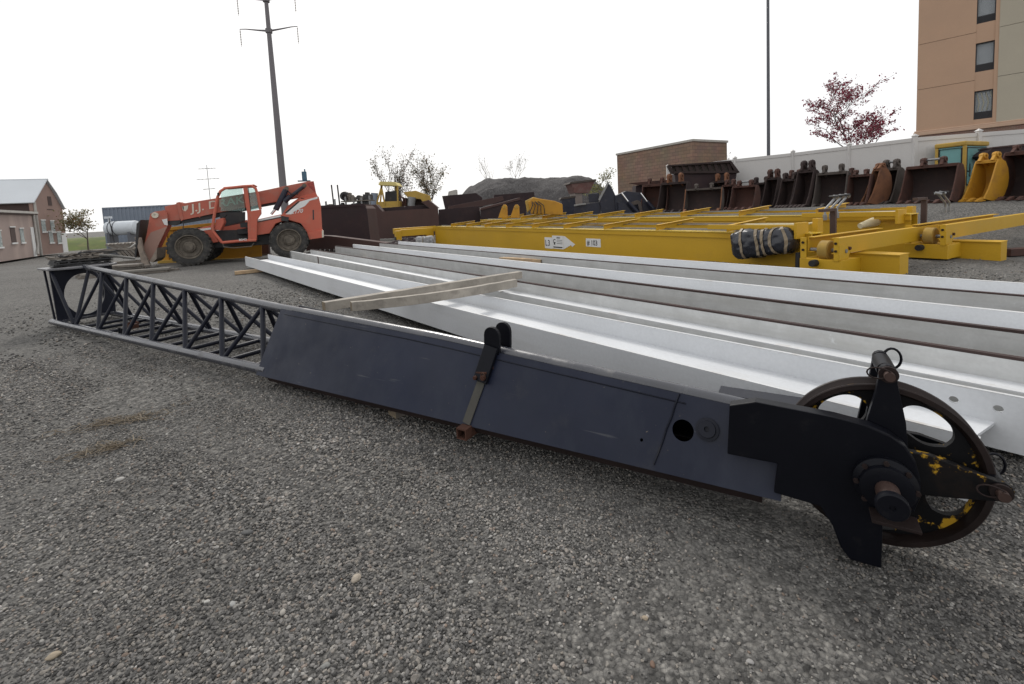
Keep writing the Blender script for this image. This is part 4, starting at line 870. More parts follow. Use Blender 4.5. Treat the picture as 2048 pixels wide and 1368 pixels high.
def telehandler():
    Fm = Frame((-11.38, 15.96, 0), 22.0); O = MAT['orange']; OF = MAT['orangefade']
    T = thing('telehandler', 'faded orange telehandler with raised cab, solid tyres and lowered boom', 'telehandler', Fm.A, R(22.0))
    def P(zx, zy, v=0): return Fm.px(270+zx/5.12, 330+zy/5.12, v)
    def poly(pts, v): return [P(a, b_, v) for a, b_ in pts]
    fw = wheel(T, .10, 0, .675, True); rw = wheel(T, 3.27, 0, .69, True)
    for src, x, z in ((fw, .10, .675), (rw, 3.27, .69)):
        for s in src: c = copy_tree(s, T); c.location = (x, 2.0, z)
    MB().bx(-.1, .3, .35, 2.05, .55, .8).bx(3.1, 3.45, .35, 2.05, .55, .8).build('axles', MAT['darkmetal'], T, bev=.02)
    MB().prism([(-.35, .62), (.6, .55), (3.9, .55), (4.2, .8), (4.2, 1.2), (2.3, 1.15), (.6, 1.2), (-.35, 1.05)], .62, 1.78).build('chassis', MAT['darkmetal'], T, bev=.02)
    # front fender rails and stripe
    v = .34
    MB().prism(poly([(640, 650), (790, 615), (800, 690), (850, 790), (780, 800), (740, 720)], v), v, .95).build('front_frame', O, T, bev=.01)
    MB().prism(poly([(650, 655), (778, 640), (778, 660), (660, 677)], v-.004), v-.008, v-.002).build('stripe', MAT['decal'], T)
    # rear body
    v = .22
    rb = poly([(1235, 575), (1490, 520), (1560, 455), (1690, 352), (1880, 320), (1900, 400), (1915, 672), (1760, 690), (1700, 600), (1560, 560), (1440, 600), (1380, 700), (1245, 720)], v)
    MB().prism(rb, v, .88).build('engine_cover', O, T, bev=.02)
    MB().prism([(a, b_) for a, b_ in rb], 1.5, 2.15).build('far_cover', O, T, bev=.02)
    MB().prism(poly([(1760, 690), (1918, 665), (1932, 742), (1785, 765)], .12), .12, 2.25).build('counterweight', O, T, bev=.015)
    MB().prism(poly([(1912, 672), (1930, 670), (1934, 740), (1915, 742)], .11), .115, .5).build('tail_lamp', MAT['decalold'], T)
    MB().prism(poly([(1540, 505), (1690, 375), (1870, 325), (1868, 345), (1790, 365), (1740, 420), (1640, 470), (1600, 505)], v-.006), v-.008, v-.002).build('decal_flash', MAT['decal'], T)
    MB().prism(poly([(1530, 490), (1668, 372), (1688, 372), (1560, 492)], v-.006), v-.008, v-.002).build('decal_slash', MAT['decalblk'], T)
    MB().prism(poly([(1255, 560), (1490, 512), (1495, 530), (1258, 577)], v-.006), v-.008, v-.002).build('stripe', MAT['decal'], T)
    MB().prism(poly([(1258, 578), (1495, 531), (1497, 540), (1260, 588)], v-.006), v-.008, v-.002).build('stripe', MAT['decalblk'], T)
    a, b_ = P(1600, 500, v-.01); lettering('2170', .2, MAT['decal'], T, M_side(a, v-.012, b_) @ Matrix.Rotation(R(4), 4, 'Z'), shear=.4, sx=1.0)
    MB().prism(poly([(1500, 520), (1575, 535), (1570, 580), (1495, 570)], .18), .17, .215).build('hinge_cover', MAT['darkmetal'], T)
    MB().prism(poly([(1818, 460), (1832, 458), (1834, 560), (1820, 562)], v-.006), v-.006, v-.001).build('vent_slot', MAT['dark'], T)
    # boom: outer box, inner box, head
    vb = 1.0
    bo = poly([(420, 385), (520, 390), (545, 385), (1280, 268), (1500, 222), (1770, 168), (1830, 165), (1855, 290), (1700, 330), (1440, 378), (1290, 405), (800, 500), (470, 568), (455, 545)], vb)
    MB().prism(bo, vb, vb+.46).build('boom', OF, T, bev=.012)
    MB().prism(poly([(300, 425), (435, 395), (460, 565), (330, 575)], vb+.03), vb+.04, vb+.40).build('inner_boom', OF, T, bev=.01)
    MB().prism(poly([(425, 385), (455, 378), (500, 560), (470, 575)], vb-.02), vb-.02, vb+.48).build('boom_collar', OF, T, bev=.008)
    MB().prism(poly([(470, 570), (800, 503), (1290, 408), (1440, 380), (1430, 405), (1290, 430), (800, 545), (480, 600)], vb+.08), vb+.08, vb+.38).build('boom_underside', MAT['darkmetal'], T)
    MB().prism(poly([(335, 575), (470, 560), (460, 600), (400, 618), (340, 612)], vb+.05), vb+.05, vb+.35).build('tilt_cylinder', MAT['darkmetal'], T)
    MB().prism(poly([(640, 525), (690, 515), (662, 540)], vb+.05), vb+.02, vb+.05).build('wear_pad', OF, T)
    # head: two cheek plates with pivot ring
    hd = [(155, 500), (200, 478), (300, 462), (330, 490), (335, 545), (330, 630), (225, 850), (150, 985), (80, 985), (75, 900), (120, 700)]
    hp = [(330, 630), (225, 850), (155, 985), (80, 985), (75, 900), (100, 800), (160, 690)]
    MB().prism(poly(hd, .95), .95, 1.0).build('boom_head_plate', OF, T, bev=.008); MB().prism(poly(hd, .95), 1.42, 1.47).build('boom_head_plate', OF, T, bev=.008)
    MB().prism(poly(hp, .93), .93, .945).build('dusty_guard', MAT['dustplate'], T, bev=.004)
    c = P(205, 515, .93); MB().lathe([(0, .0), (.04, 0), (.04, -.02), (.10, -.02), (.105, 0.0), (.105, .03), (0, .03)], c=(c[0], .925, c[1]), n=26).build('pivot_boss', MAT['decalold'], T, smooth=35)
    MB().prism(poly([(275, 560), (330, 548), (335, 620), (300, 610)], .94), .935, .949).build('decal_patch', MAT['decal'], T)
    # carriage and forks
    MB().prism(poly([(80, 600), (120, 560), (95, 760), (75, 930), (60, 930)], 1.2), .6, 1.9).build('carriage', MAT['darkmetal'], T, bev=.01)
    for y in (.62, 1.62):
        k = P(20, 780, y); q = P(115, 1035, y)
        MB().prism(poly([(-5, 740), (55, 745), (85, 880), (150, 1020), (150, 1045), (75, 1050), (40, 900)], y), y, y+.14).build('fork_shank', MAT['forkdust'], T, bev=.01)
        x0 = P(75, 1050, y)[0]; MB().hexa([(x0-1.15, y, .03), (x0+.1, y, .02), (x0+.1, y+.14, .02), (x0-1.15, y+.14, .03), (x0-1.15, y, .045), (x0+.1, y, .08), (x0+.1, y+.14, .08), (x0-1.15, y+.14, .045)]).build('fork_blade', MAT['forkdust'], T)
    MB().prism(poly([(150, 985), (225, 850), (220, 960), (180, 1000)], .7), .7, 1.7).build('tilt_link', MAT['forkdust'], T)
    # lettering on the boom, shield emblem
    a, b_ = P(578, 482, vb); lettering('J.J. DRAKE', .40, MAT['decalold'], T, M_side(a, vb-.008, b_) @ Matrix.Rotation(R(8.8), 4, 'Z'), shear=.18, sx=1.12)
    sh = poly([(480, 425), (545, 412), (540, 450), (515, 475), (490, 460)], vb-.004); MB().prism(sh, vb-.008, vb-.001).build('emblem', MAT['decalold'], T)
    MB().prism(poly([(484, 425), (497, 422), (500, 460), (492, 455)], vb-.01), vb-.012, vb-.0085).build('emblem_bar', MAT['decalblk'], T)
    MB().prism(poly([(1240, 560), (1490, 505), (1490, 590), (1245, 650)], .5), .5, 1.9).build('frame_deck', O, T, bev=.01)
    MB().prism(poly([(1500, 515), (1560, 420), (1700, 318), (1852, 283), (1880, 335), (1860, 600), (1500, 600)], .9), .9, 1.5).build('boom_tower', O, T, bev=.015)
    # lift cylinders by the rear
    def pp(zx, zy, v): a, b_ = P(zx, zy, v); return Vector((a, v, b_))
    MB().tube(pp(1548, 250, .85), pp(1440, 460, .85), .105, n=18).build('lift_cylinder', MAT['navy'], T, smooth=40)
    MB().tube(pp(1440, 450, .85), pp(1395, 505, .85), .05, n=14).build('cylinder_rod', MAT['chrome'], T, smooth=40)
    MB().tube(pp(1735, 215, .82), pp(1560, 350, .82), .07, n=16).build('slave_cylinder', MAT['navy'], T, smooth=40)
    MB().tube(pp(1590, 320, .82), pp(1530, 375, .82), .10, n=16).build('cylinder_end', MAT['navy'], T, smooth=40)
    for zz in ((1552, 240), (1735, 210)):
        k = pp(*zz, .8); MB().lathe([(0, 0), (.08, 0), (.08, -.05), (.04, -.05), (.04, -.07), (0, -.07)], c=k, n=18).build('cylinder_eye', MAT['rim'], T, smooth=35)
    MB().path([pp(1700, 340, .8), pp(1760, 350, .6), pp(1800, 365, .4), pp(1850, 350, .3)], .016, 6).build('hose', MAT['rubber'], T, smooth=60)
    MB().path([pp(1560, 260, .78), pp(1600, 300, .7), pp(1660, 300, .72), pp(1720, 230, .78)], .02, 6).build('hose', MAT['rubber'], T, smooth=60)
    MB().prism(poly([(1760, 190), (1830, 170), (1850, 285), (1790, 230)], .985), .985, .995).build('checker_plate', MAT['rustplate'], T)
    # cab
    y0, y1 = .06, .90
    loop = [(892, 795), (800, 680), (793, 640), (815, 500), (845, 330), (875, 268), (920, 240), (1110, 218), (1190, 213), (1235, 240), (1255, 300), (1285, 455)]
    for y in (y0, y1):
        MB().path([pp(a, b_, y) for a, b_ in loop], .048, 10).build('cab_rail', O, T, smooth=60)
    MB().path([pp(892, 795, y0), pp(1060, 780, y0), pp(1240, 770, y0)], .055, 10).build('cab_sill', O, T, smooth=60)
    MB().prism(poly([(1105, 222), (1150, 218), (1185, 470), (1205, 765), (1160, 770), (1150, 500)], y0), y0-.02, y0+.07).build('cab_pillar', O, T, bev=.008)
    MB().prism(poly([(1165, 475), (1290, 455), (1292, 500), (1250, 560), (1245, 772), (1190, 775), (1185, 560)], y0-.03), y0-.035, y0+.12).build('cab_corner_panel', O, T, bev=.012)
    MB().prism(poly([(1160, 235), (1232, 245), (1250, 300), (1280, 445), (1185, 470)], y0), y0+.0, y0+.012).build('quarter_glass', MAT['glass'], T)
    MB().path([pp(a, b_, y0-.01) for a, b_ in [(1160, 235), (1215, 232), (1243, 260), (1280, 445), (1185, 472)]], .012, 6, closed=True).build('window_seal', MAT['rubber'], T, smooth=60)
    k0, k1 = pp(900, 238, 0), pp(1220, 210, 0)
    MB().hexa([(k0.x, y0, k0.z), (k1.x, y0, k1.z), (k1.x, y1, k1.z), (k0.x, y1, k0.z), (k0.x, y0, k0.z+.05), (k1.x, y0, k1.z+.05), (k1.x, y1, k1.z+.05), (k0.x, y1, k0.z+.05)]).build('cab_roof', O, T, bev=.02)
    MB().prism(poly([(880, 640), (1150, 560), (1155, 760), (900, 780)], y1), y1-.03, y1).build('cab_back_panel', O, T)
    MB().prism(poly([(880, 470), (880, 260), (1100, 235), (1130, 470)], y1), y1-.02, y1-.01).build('side_glass', MAT['glass'], T)
    MB().prism(poly([(880, 640), (1130, 590), (1130, 480), (870, 490)], y1), y1-.03, y1-.002).build('side_sill', MAT['darkmetal'], T)
    MB().prism(poly([(830, 560), (905, 540), (915, 590), (880, 670), (820, 660)], .2), .12, .55).build('dash_cover', O, T, bev=.02)
    MB().bx(1.55, 1.95, .3, .72, 1.0, 1.2).hexa([(1.85, .3, 1.2), (1.95, .3, 1.2), (1.95, .72, 1.2), (1.85, .72, 1.2), (1.95, .32, 1.62), (2.03, .32, 1.62), (2.03, .7, 1.62), (1.95, .7, 1.62)]).build('seat', MAT['rubber'], T, bev=.03)
    MB().path([pp(905, 540, .5) + Vector((.18*math.cos(a)*.6, .18*math.sin(a), .1*math.cos(a))) for a in [R(20*k) for k in range(18)]], .014, 6, closed=True).build('steering_wheel', MAT['rubber'], T, smooth=60)
    MB().tube(pp(905, 545, .5), pp(880, 660, .5), .03, n=8).build('steering_column', MAT['rubber'], T)
    MB().bx(1.1, 2.2, .1, .88, .72, .78).build('cab_floor', MAT['darkmetal'], T)
    MB().prism(poly([(1075, 600), (1165, 580), (1168, 640), (1080, 640)], .14), .14, .5).build('battery_box', MAT['rubber'], T)
    MB().path([pp(900, 800, .05), pp(905, 838, .05), pp(1020, 850, .05), pp(1195, 832, .05), pp(1215, 800, .05)], .018, 8).build('step_bar', MAT['rim'], T, smooth=60)
    a, b_ = P(1068, 778, y0); lettering('8042', .115, MAT['decal'], T, M_side(a, y0-.058, b_) @ Matrix.Rotation(R(2), 4, 'Z'), sx=1.1)
    MB().prism(poly([(840, 285), (855, 282), (858, 312), (843, 314)], -.1), -.1, 0).build('mirror', MAT['rubber'], T)
    MB().path([pp(500, 590, vb), pp(492, 640, .9), pp(500, 680, .8)], .015, 6).build('hose', MAT['rubber'], T)
    # blue work lamp on the boom end
    k = pp(1740, 150, 1.2)
    MB().bx(k.x-.10, k.x+.08, 1.12, 1.3, k.z-.02, k.z+.32).bx(k.x-.27, k.x+.2, 1.1, 1.32, k.z-.07, k.z-.03).tube((k.x+.02, 1.2, k.z+.3), (k.x+.02, 1.2, k.z+.42), .03, n=8).build('valve_block', MAT['teal'], T, bev=.01)
    return T
MAT['dustplate'] = mat('dust covered plate', (.36, .22, .18), .85, var=.1, sc=2, dirt=(.3, .2, .16), damt=.3)
MAT['forkdust'] = mat('dusty fork steel', (.28, .23, .19), .85, var=.2, sc=5, dirt=(.12, .1, .09), damt=.4)
MAT['rustplate'] = mat('rust red checker plate', (.3, .06, .05), .7, var=.5, sc=30)
TEL = telehandler()
MAT['hopred'] = mat('dull red paint', (.14, .07, .062), .8, var=.25, sc=1.2, dirt=(.16, .12, .11), damt=.5)
MAT['hopgrey'] = mat('grey brown panel', (.2, .17, .155), .85, var=.15)
MAT['roofyel'] = mat('pale yellow roof', (.62, .52, .2), .6, var=.1)
# ------------------------------------------------------------------ rows of excavator buckets
def proj(p):
    q = Vector(p)-CAM; w_ = q.dot(_f); return 1024+FPX*q.dot(_r)/w_, PPY-FPX*q.dot(_u)/w_
def bucket(lab, x0, x1, ytop, Y, yaw, mt, ear=(.5, .16, 1.0), teeth=4, inner=None, pin=False, dk=.62, cat='bucket', group='excavator buckets along the fence', earmat=None, lip=None):
    xc = (x0+x1)/2; b = at(xc, 410, Y); yaw = -math.degrees(math.atan2(b.x, b.y)) + yaw*.75 + 8; base = Vector((b.x, b.y, gz(b.x, b.y)-.01))
    top = at(xc, ytop, Y+.2); h = (top.z-base.z)/.86; d = h*dk; th = R(yaw)
    c, s = math.cos(th), math.sin(th)
    def width(w_):
        xs_ = [proj(base + Vector((c*X-s*Yy, s*X+c*Yy, h*.3)))[0] for X in (-w_/2, w_/2) for Yy in (-.3*d, .55*d)]; return max(xs_)-min(xs_)
    lo, hi = .25, 3.
    for _ in range(30):
        mid = (lo+hi)/2
        if width(mid) < (x1-x0)*1.1+3: lo = mid
        else: hi = mid
    W_ = lo; T = thing('excavator_bucket', lab, cat, base, th, group)
    prof = [(-.50, .05), (-.1, .0), (.25, .015), (.48, .12), (.62, .30), (.66, .48), (.60, .68), (.46, .82), (.30, .86), (.14, .86)]
    front = [(.06, .78), (-.1, .5), (-.28, .25)]
    pr = [(a*d, b_*h) for a, b_ in prof]; pf = [(a*d, b_*h) for a, b_ in front]
    for sx in (-1, 1):
        x_ = sx*W_/2; MB().prism(pr+pf, x_-.018, x_+.018, 'yz').build('side_plate', mt, T, bev=.004)
        # cutting edge strip on the side
        MB().path([(x_, a-.01, b_) for a, b_ in [pr[-1]]+pf+[pr[0]]], .022, 6).build('side_cutter', lip or mt, T)
    sh = MB(); n = len(pr)
    for off in (0, 1):
        pass
    inn = [(a*.93+.0*d, max(.03, b_*.95+.02)) for a, b_ in pr]
    vs = [(-W_/2+.018, a, b_) for a, b_ in pr] + [(W_/2-.018, a, b_) for a, b_ in pr] + [(-W_/2+.018, a, b_) for a, b_ in inn] + [(W_/2-.018, a, b_) for a, b_ in inn]
    fs = [(i, i+1, n+i+1, n+i) for i in range(n-1)] + [(2*n+i, 3*n+i, 3*n+i+1, 2*n+i+1) for i in range(n-1)] + [(0, n, 3*n, 2*n), (n-1, 3*n-1, 4*n-1, 2*n-1)]
    sh.add(vs, fs).build('shell', inner or mt, T, smooth=40, recalc=True)
    MB().bx(-W_/2+.02, W_/2-.02, .08*d, .26*d, .80*h, .87*h).build('top_beam', mt, T, bev=.01)
    sp, tk, hh = ear
    for sx in (-1, 1):
        x_ = sx*W_*sp/2; r_ = .088*h*hh; yc, zc = .26*d, h*.87+.12*h*hh
        pe = [(.02*d, .86*h), (.62*d, .70*h)] + [(yc+r_*math.cos(a), zc+r_*math.sin(a)) for a in [R(40+20*k) for k in range(8)]]
        e = MB().prism(pe, x_-.04, x_+.04, 'yz').build('ear', earmat or mt, T, bev=.006)
        MB().lathe([(.35*r_, -.075), (.85*r_, -.075), (.85*r_, .075), (.35*r_, .075)], axis='x', c=(x_, yc, zc), n=18, closed=True).build('ear_boss', earmat or mt, e, smooth=35)
    if pin: MB().tube((-W_*sp/2, .30*d, h*.87+.14*h*hh), (W_*sp/2, .30*d, h*.87+.14*h*hh), .04, n=12).build('bucket_pin', MAT['steel'], T, smooth=50)
    MB().bx(-W_/2, W_/2, -.54*d, -.40*d, .01, .045).build('lip_plate', lip or mt, T)
    for k in range(teeth):
        x_ = -W_/2+.06+(W_-.12)*k/max(1, teeth-1); a = .055
        MB().hexa([(x_-a, -.50*d, .0), (x_+a, -.50*d, .0), (x_+a*.7, -.50*d-.24, .0), (x_-a*.7, -.50*d-.24, .0), (x_-a, -.48*d, .12), (x_+a, -.48*d, .12), (x_+a*.6, -.50*d-.24, .03), (x_-a*.6, -.50*d-.24, .03)]).build('tooth', lip or mt, T)
    return T
m = MAT
BK = [
 ('dark bucket top showing behind the two tall eared buckets', 1566, 1606, 352, 19.6, -40, 'bktrust', dict(ear=(.5, .16, .8))),
 ('brown bucket top behind the wide pointed eared bucket', 1664, 1712, 348, 18.4, -38, 'bktrust', dict(ear=(.5, .16, .7))),
 ('rusty bucket edge behind the tall grey eared bucket', 1768, 1816, 342, 17.2, -42, 'bktrust', dict(ear=(.45, .16, .8), earmat=m['yellowold'])),
 ('dark bucket half hidden between the grey topped and yellow topped buckets', 1496, 1542, 366, 20.4, -40, 'bktdark', dict(ear=(.5, .16, 1.0))),
 ('brown bucket back half hidden beside the bright pinned bucket', 1440, 1474, 370, 20.2, -44, 'bktrust', dict(ear=(.5, .16, .9))),
 ('dark brown bucket, first of the row beside the black attachments', 1285, 1336, 369, 21.5, -30, 'bktrust', dict(teeth=4)),
 ('brown bucket with tall round ears, second from the left', 1318, 1376, 365, 20.6, -42, 'bktdark', dict(earmat=m['bktorange'], ear=(.45, .16, 1.25))),
 ('grey topped bucket with a bright rust orange side', 1372, 1441, 377, 19.2, -28, 'bktgrey', dict(ear=(.42, .16, .9), inner=m['bktdark'], lip=m['bktorange'])),
 ('bucket with yellowish ears behind the grey topped bucket', 1420, 1462, 362, 20.8, -38, 'bktdark', dict(earmat=m['bktorange'], ear=(.5, .16, 1.1))),
 ('brown bucket with bright pins right of the grey topped bucket', 1462, 1513, 372, 18.6, -40, 'bktrust', dict(pin=True)),
 ('bucket with faded yellow top, behind the row', 1526, 1560, 356, 19.2, -42, 'bktdark', dict(earmat=m['bktrust'], pin=True, ear=(.6, .16, 1.2))),
 ('narrow dark bucket under the lamp post', 1556, 1594, 359, 18.2, -46, 'bktdark', dict(ear=(.7, .16, 1.0))),
 ('dark bucket with two tall round ears, left of the chrome clamps', 1586, 1632, 341, 17.6, -44, 'bktdark', dict(ear=(.5, .16, 1.1))),
 ('wide dark bucket with pointed ears behind the near clamps', 1630, 1694, 345, 17.0, -30, 'bktgrey', dict(ear=(.55, .16, .95), inner=m['bktdark'])),
 ('low brown bucket right of the wide pointed one', 1692, 1742, 350, 16.4, -36, 'bktrust', dict(ear=(.5, .16, .7), inner=m['bktdark'])),
 ('bucket with a big light rust side plate', 1728, 1770, 338, 16.2, -62, 'bktorange', dict(ear=(.5, .16, .6), inner=m['bktdark'])),
 ('tall grey eared bucket against the fence', 1748, 1801, 337, 16.4, -44, 'bktgrey', dict(ear=(.55, .16, 1.0), inner=m['bktdark'], pin=True)),
 ('widest dark brown bucket with a bright pin, left of the yellow cab', 1803, 1914, 331, 15.0, -38, 'bktrust', dict(ear=(.38, .16, .85), inner=m['bktdark'], pin=True, teeth=6)),
 ('orange yellow bucket right of the yellow cab', 1932, 2000, 322, 14.2, -50, 'yelbucket', dict(ear=(.6, .16, .8), teeth=3)),
 ('large brown bucket at the right picture edge', 1988, 2082, 304, 13.9, -44, 'bktrust', dict(ear=(.5, .16, .6), inner=m['bktdark'], teeth=4)),
]
for lab, x0, x1, yt, Y, yaw, mm, kw in BK: bucket(lab, x0, x1, yt, Y, yaw, MAT[mm], **kw)
# lying blade on top of the last bucket
# ------------------------------------------------------------------ traced plates and open steel boxes in the middle distance
def wallprism(T, name, pts, fr_, v0, v1, mt, bev=.01, lift=0):
    return MB().prism([(a, b_+lift) for a, b_ in [fr_.px(x, y, v0) for x, y in pts]], v0, v1).build(name, mt, T, bev=bev)
def start(name, lab, cat, x, Y, ang, ybase=None, group=None, z=None):
    p = at(x, 450, Y); zz = gz(p.x, p.y) if z is None else z; fr_ = Frame((p.x, p.y, zz), ang); return thing(name, lab, cat, fr_.A, R(ang), group), fr_
# yellow loader bucket behind the telehandler
T, f_ = start('loader_bucket', 'yellow loader bucket standing behind the telehandler front wheel', 'bucket', 420, 18.6, 12)
wallprism(T, 'back_plate', [(316, 524), (320, 470), (333, 456), (420, 447), (424, 452), (470, 446), (522, 488), (524, 520)], f_, 0, .06, MAT['yelbucket'])
wallprism(T, 'top_flange', [(333, 455), (420, 446), (470, 443), (472, 449), (335, 461)], f_, -.12, .6, MAT['yelbucket'])
wallprism(T, 'end_plate', [(316, 524), (320, 470), (333, 456), (338, 520)], f_, -.05, 1.0, MAT['yelbucket'])
wallprism(T, 'bottom_edge', [(314, 527), (316, 521), (524, 515), (526, 521)], f_, -.2, .2, MAT['yellowold'])
# dark steel under the telehandler belly and beside it
T, f_ = start('blade_section', 'dark brown blade section on the ground under the telehandler belly', 'blade', 500, 19.6, 12)
wallprism(T, 'blade', [(469, 516), (466, 492), (536, 480), (538, 510)], f_, 0, .25, MAT['hopper']); wallprism(T, 'edge', [(468, 518), (468, 513), (540, 507), (541, 512)], f_, -.12, .1, MAT['bktgrey'])
T, f_ = start('toothed_blade', 'dark toothed plough blade lying between telehandler and beams', 'blade', 700, 19.4, -14)
wallprism(T, 'mouldboard', [(615, 470), (660, 472), (772, 486), (768, 498), (640, 498), (612, 502)], f_, .1, .5, MAT['hopper'])
xs0, _ = f_.px(625, 500); xs1, _ = f_.px(768, 497)
for k in range(16):
    x_ = xs0+(xs1-xs0)*k/15; MB().hexa([(x_-.05, -.04, .0), (x_+.05, -.04, .0), (x_+.05, .1, .0), (x_-.05, .1, .0), (x_-.05, .02, .13), (x_+.05, .02, .13), (x_+.05, .1, .14), (x_-.05, .1, .14)]).build('tooth', MAT['bktdark'], T)
T, f_ = start('steel_hopper', 'tall dark brown steel bucket back right of the telehandler', 'steel box', 690, 22.0, -6)
wallprism(T, 'back_plate', [(622, 488), (622, 416), (690, 413), (726, 411), (733, 417), (741, 485)], f_, 0, .05, MAT['hopperdk'])
wallprism(T, 'side_plate', [(726, 411), (733, 417), (742, 486), (735, 486)], f_, .051, 1.2, MAT['hopper']); wallprism(T, 'floor_plate', [(624, 488), (624, 482), (740, 480), (741, 486)], f_, .051, 1.2, MAT['hopperdk'])
wallprism(T, 'rim_bar', [(621, 418), (621, 412), (690, 409), (728, 407), (733, 415), (729, 415), (724, 412), (690, 414)], f_, -.03, -.002, MAT['hopperdk'])
T, f_ = start('steel_hopper', 'purple brown open steel bucket in front of the yellow loader', 'steel box', 810, 28.6, 3)
wallprism(T, 'front_plate', [(748, 478), (743, 424), (876, 416), (879, 466), (860, 474)], f_, 0, .06, MAT['hopper'])
wallprism(T, 'side_plate', [(729, 409), (752, 409), (766, 424), (744, 424)], f_, .061, .9, MAT['hopper']); wallprism(T, 'side_plate', [(842, 404), (857, 400), (877, 416), (862, 418)], f_, .061, .9, MAT['hopper'])
wallprism(T, 'side_skirt', [(744, 424), (735, 415), (738, 470), (748, 478)], f_, .061, .8, MAT['hopperdk']); wallprism(T, 'inner_back', [(755, 423), (760, 416), (850, 410), (862, 418)], f_, .9, .96, MAT['hopperdk'])
T, f_ = start('steel_hopper', 'black brown steel panel box behind the purple brown bucket', 'steel box', 920, 31, 4)
wallprism(T, 'front_plate', [(877, 470), (877, 419), (958, 412), (964, 455)], f_, 0, .06, MAT['hopperdk']); wallprism(T, 'side_plate', [(955, 412), (958, 412), (964, 455), (960, 456)], f_, .061, 1.4, MAT['hopperdk'])
wallprism(T, 'rear_plate', [(890, 418), (884, 392), (952, 386), (964, 395), (966, 414)], f_, 3.2, 3.3, MAT['hopperdk'])
T, f_ = start('steel_hopper', 'black brown wedge shaped box left of the yellow casting', 'steel box', 1005, 30.4, 8)
wallprism(T, 'front_plate', [(960, 452), (962, 418), (1040, 397), (1049, 402), (1054, 440)], f_, 0, .06, MAT['hopperdk']); wallprism(T, 'top_edge', [(960, 421), (962, 416), (1040, 395), (1041, 400)], f_, -.05, 1.2, MAT['hopper'])
T, f_ = start('plough_blade', 'long rust brown blade lying across the dark boxes', 'blade', 950, 33, 10)
wallprism(T, 'blade', [(898, 426), (897, 413), (1005, 392), (1008, 400), (985, 408)], f_, 0, .3, MAT['hopper'])
T, f_ = start('plough_blade', 'dark blade in front of the gravel heap', 'blade', 1030, 35, 6)
wallprism(T, 'blade', [(985, 420), (988, 390), (1068, 384), (1070, 398), (1050, 425)], f_, 0, .5, MAT['hopperdk'])
T, f_ = start('concrete_block', 'pale concrete block behind the dark boxes', 'block', 905, 38, 0)
wallprism(T, 'block_body', [(892, 410), (897, 383), (912, 379), (914, 410)], f_, 0, 1.0, MAT['concrete'])
# yellow casting with hoses, yellow lugs
T, f_ = start('machine_casting', 'yellow machine casting with hanging hoses behind the girders', 'machine part', 1090, 20.5, -6)
wallprism(T, 'body', [(1062, 428), (1056, 404), (1066, 395), (1110, 402), (1125, 408), (1126, 430)], f_, 0, 1.0, MAT['yelbucket'], .03)
wallprism(T, 'neck', [(1050, 402), (1066, 394), (1075, 396), (1068, 412), (1054, 425)], f_, .1, .5, MAT['yellowold'], .02)
for k in range(5):
    a = f_.px(1064+3*k, 403+(k % 2)*2, -.05); b_ = f_.px(1058+8*k, 428, -.15); MB().path([(a[0], -.03, a[1]), ((a[0]+b_[0])/2+.1, -.2, (a[1]+b_[1])/2+.1), (b_[0], -.15, b_[1])], .02, 6).build('hose', MAT['rubber'], T, smooth=60)
for x, lab in ((1003, 'left'), (1027, 'right')):
    T, f_ = start('yellow_lug', lab+' of two yellow rounded lugs behind the girder', 'lug', x, 19.6, -8, group='yellow lugs')
    wallprism(T, 'lug_plate', [(x-7, 436), (x+1, 413), (x+4, 409), (x+8, 409), (x+11, 413), (x+12, 436)], f_, 0, .14, MAT['yelbucket'], .02)
    a, b_ = f_.px(x+6, 414); MB().lathe([(.02, -.03), (.06, -.03), (.06, .17), (.02, .17)], c=(a, 0, b_), n=14, closed=True).build('lug_eye', MAT['yellowold'], T)
T, f_ = start('steel_tray', 'black steel tray below the red hopper', 'tray', 1136, 25, 2)
wallprism(T, 'front', [(1122, 430), (1124, 398), (1150, 394), (1153, 428)], f_, 0, .7, MAT['navy']); wallprism(T, 'rim', [(1121, 399), (1123, 395), (1151, 391), (1152, 395)], f_, -.04, .75, MAT['bktgrey'])
T, f_ = start('feed_hopper', 'dull red and grey feed hopper in front of the gravel heap', 'hopper', 1168, 32, 8)
wallprism(T, 'bin', [(1142, 366), (1190, 362), (1178, 386), (1150, 386)], f_, 0, 1.6, MAT['hopred']); wallprism(T, 'rim', [(1139, 368), (1141, 364), (1192, 358), (1193, 362)], f_, -.06, 1.66, MAT['bktgrey'])
wallprism(T, 'leg_panel', [(1150, 386), (1164, 386), (1166, 425), (1152, 425)], f_, .1, 1.5, MAT['hopgrey'])
# black hydraulic attachments
T, f_ = start('hydraulic_attachment', 'black hydraulic grab with a raised triangular mast', 'attachment', 1215, 22, -10)
wallprism(T, 'mast', [(1203, 428), (1199, 398), (1216, 364), (1224, 376), (1233, 395), (1250, 428)], f_, 0, .25, MAT['navy'], .02); wallprism(T, 'mast', [(1208, 428), (1206, 398), (1218, 368), (1226, 380), (1240, 428)], f_, .8, 1.0, MAT['navy'], .02)
a, b_ = f_.px(1217, 364, -.03), f_.px(1198, 400, -.03); MB().bar((a[0], -.03, a[1]), (b_[0], -.03, b_[1]), .06, .10).build('mast_rail', MAT['steel'], T)
wallprism(T, 'lower_frame', [(1148, 428), (1150, 412), (1172, 408), (1200, 404), (1202, 428)], f_, .1, .7, MAT['navy'], .02); wallprism(T, 'hose_box', [(1178, 405), (1176, 388), (1198, 386), (1197, 404)], f_, .2, .6, MAT['navy'], .02)
wallprism(T, 'frame_rail', [(1148, 412), (1148, 409), (1172, 406), (1172, 409)], f_, .0, .1, MAT['steel'])
T, f_ = start('hydraulic_attachment', 'black attachment with two chrome cylinder rods', 'attachment', 1275, 21.6, -6)
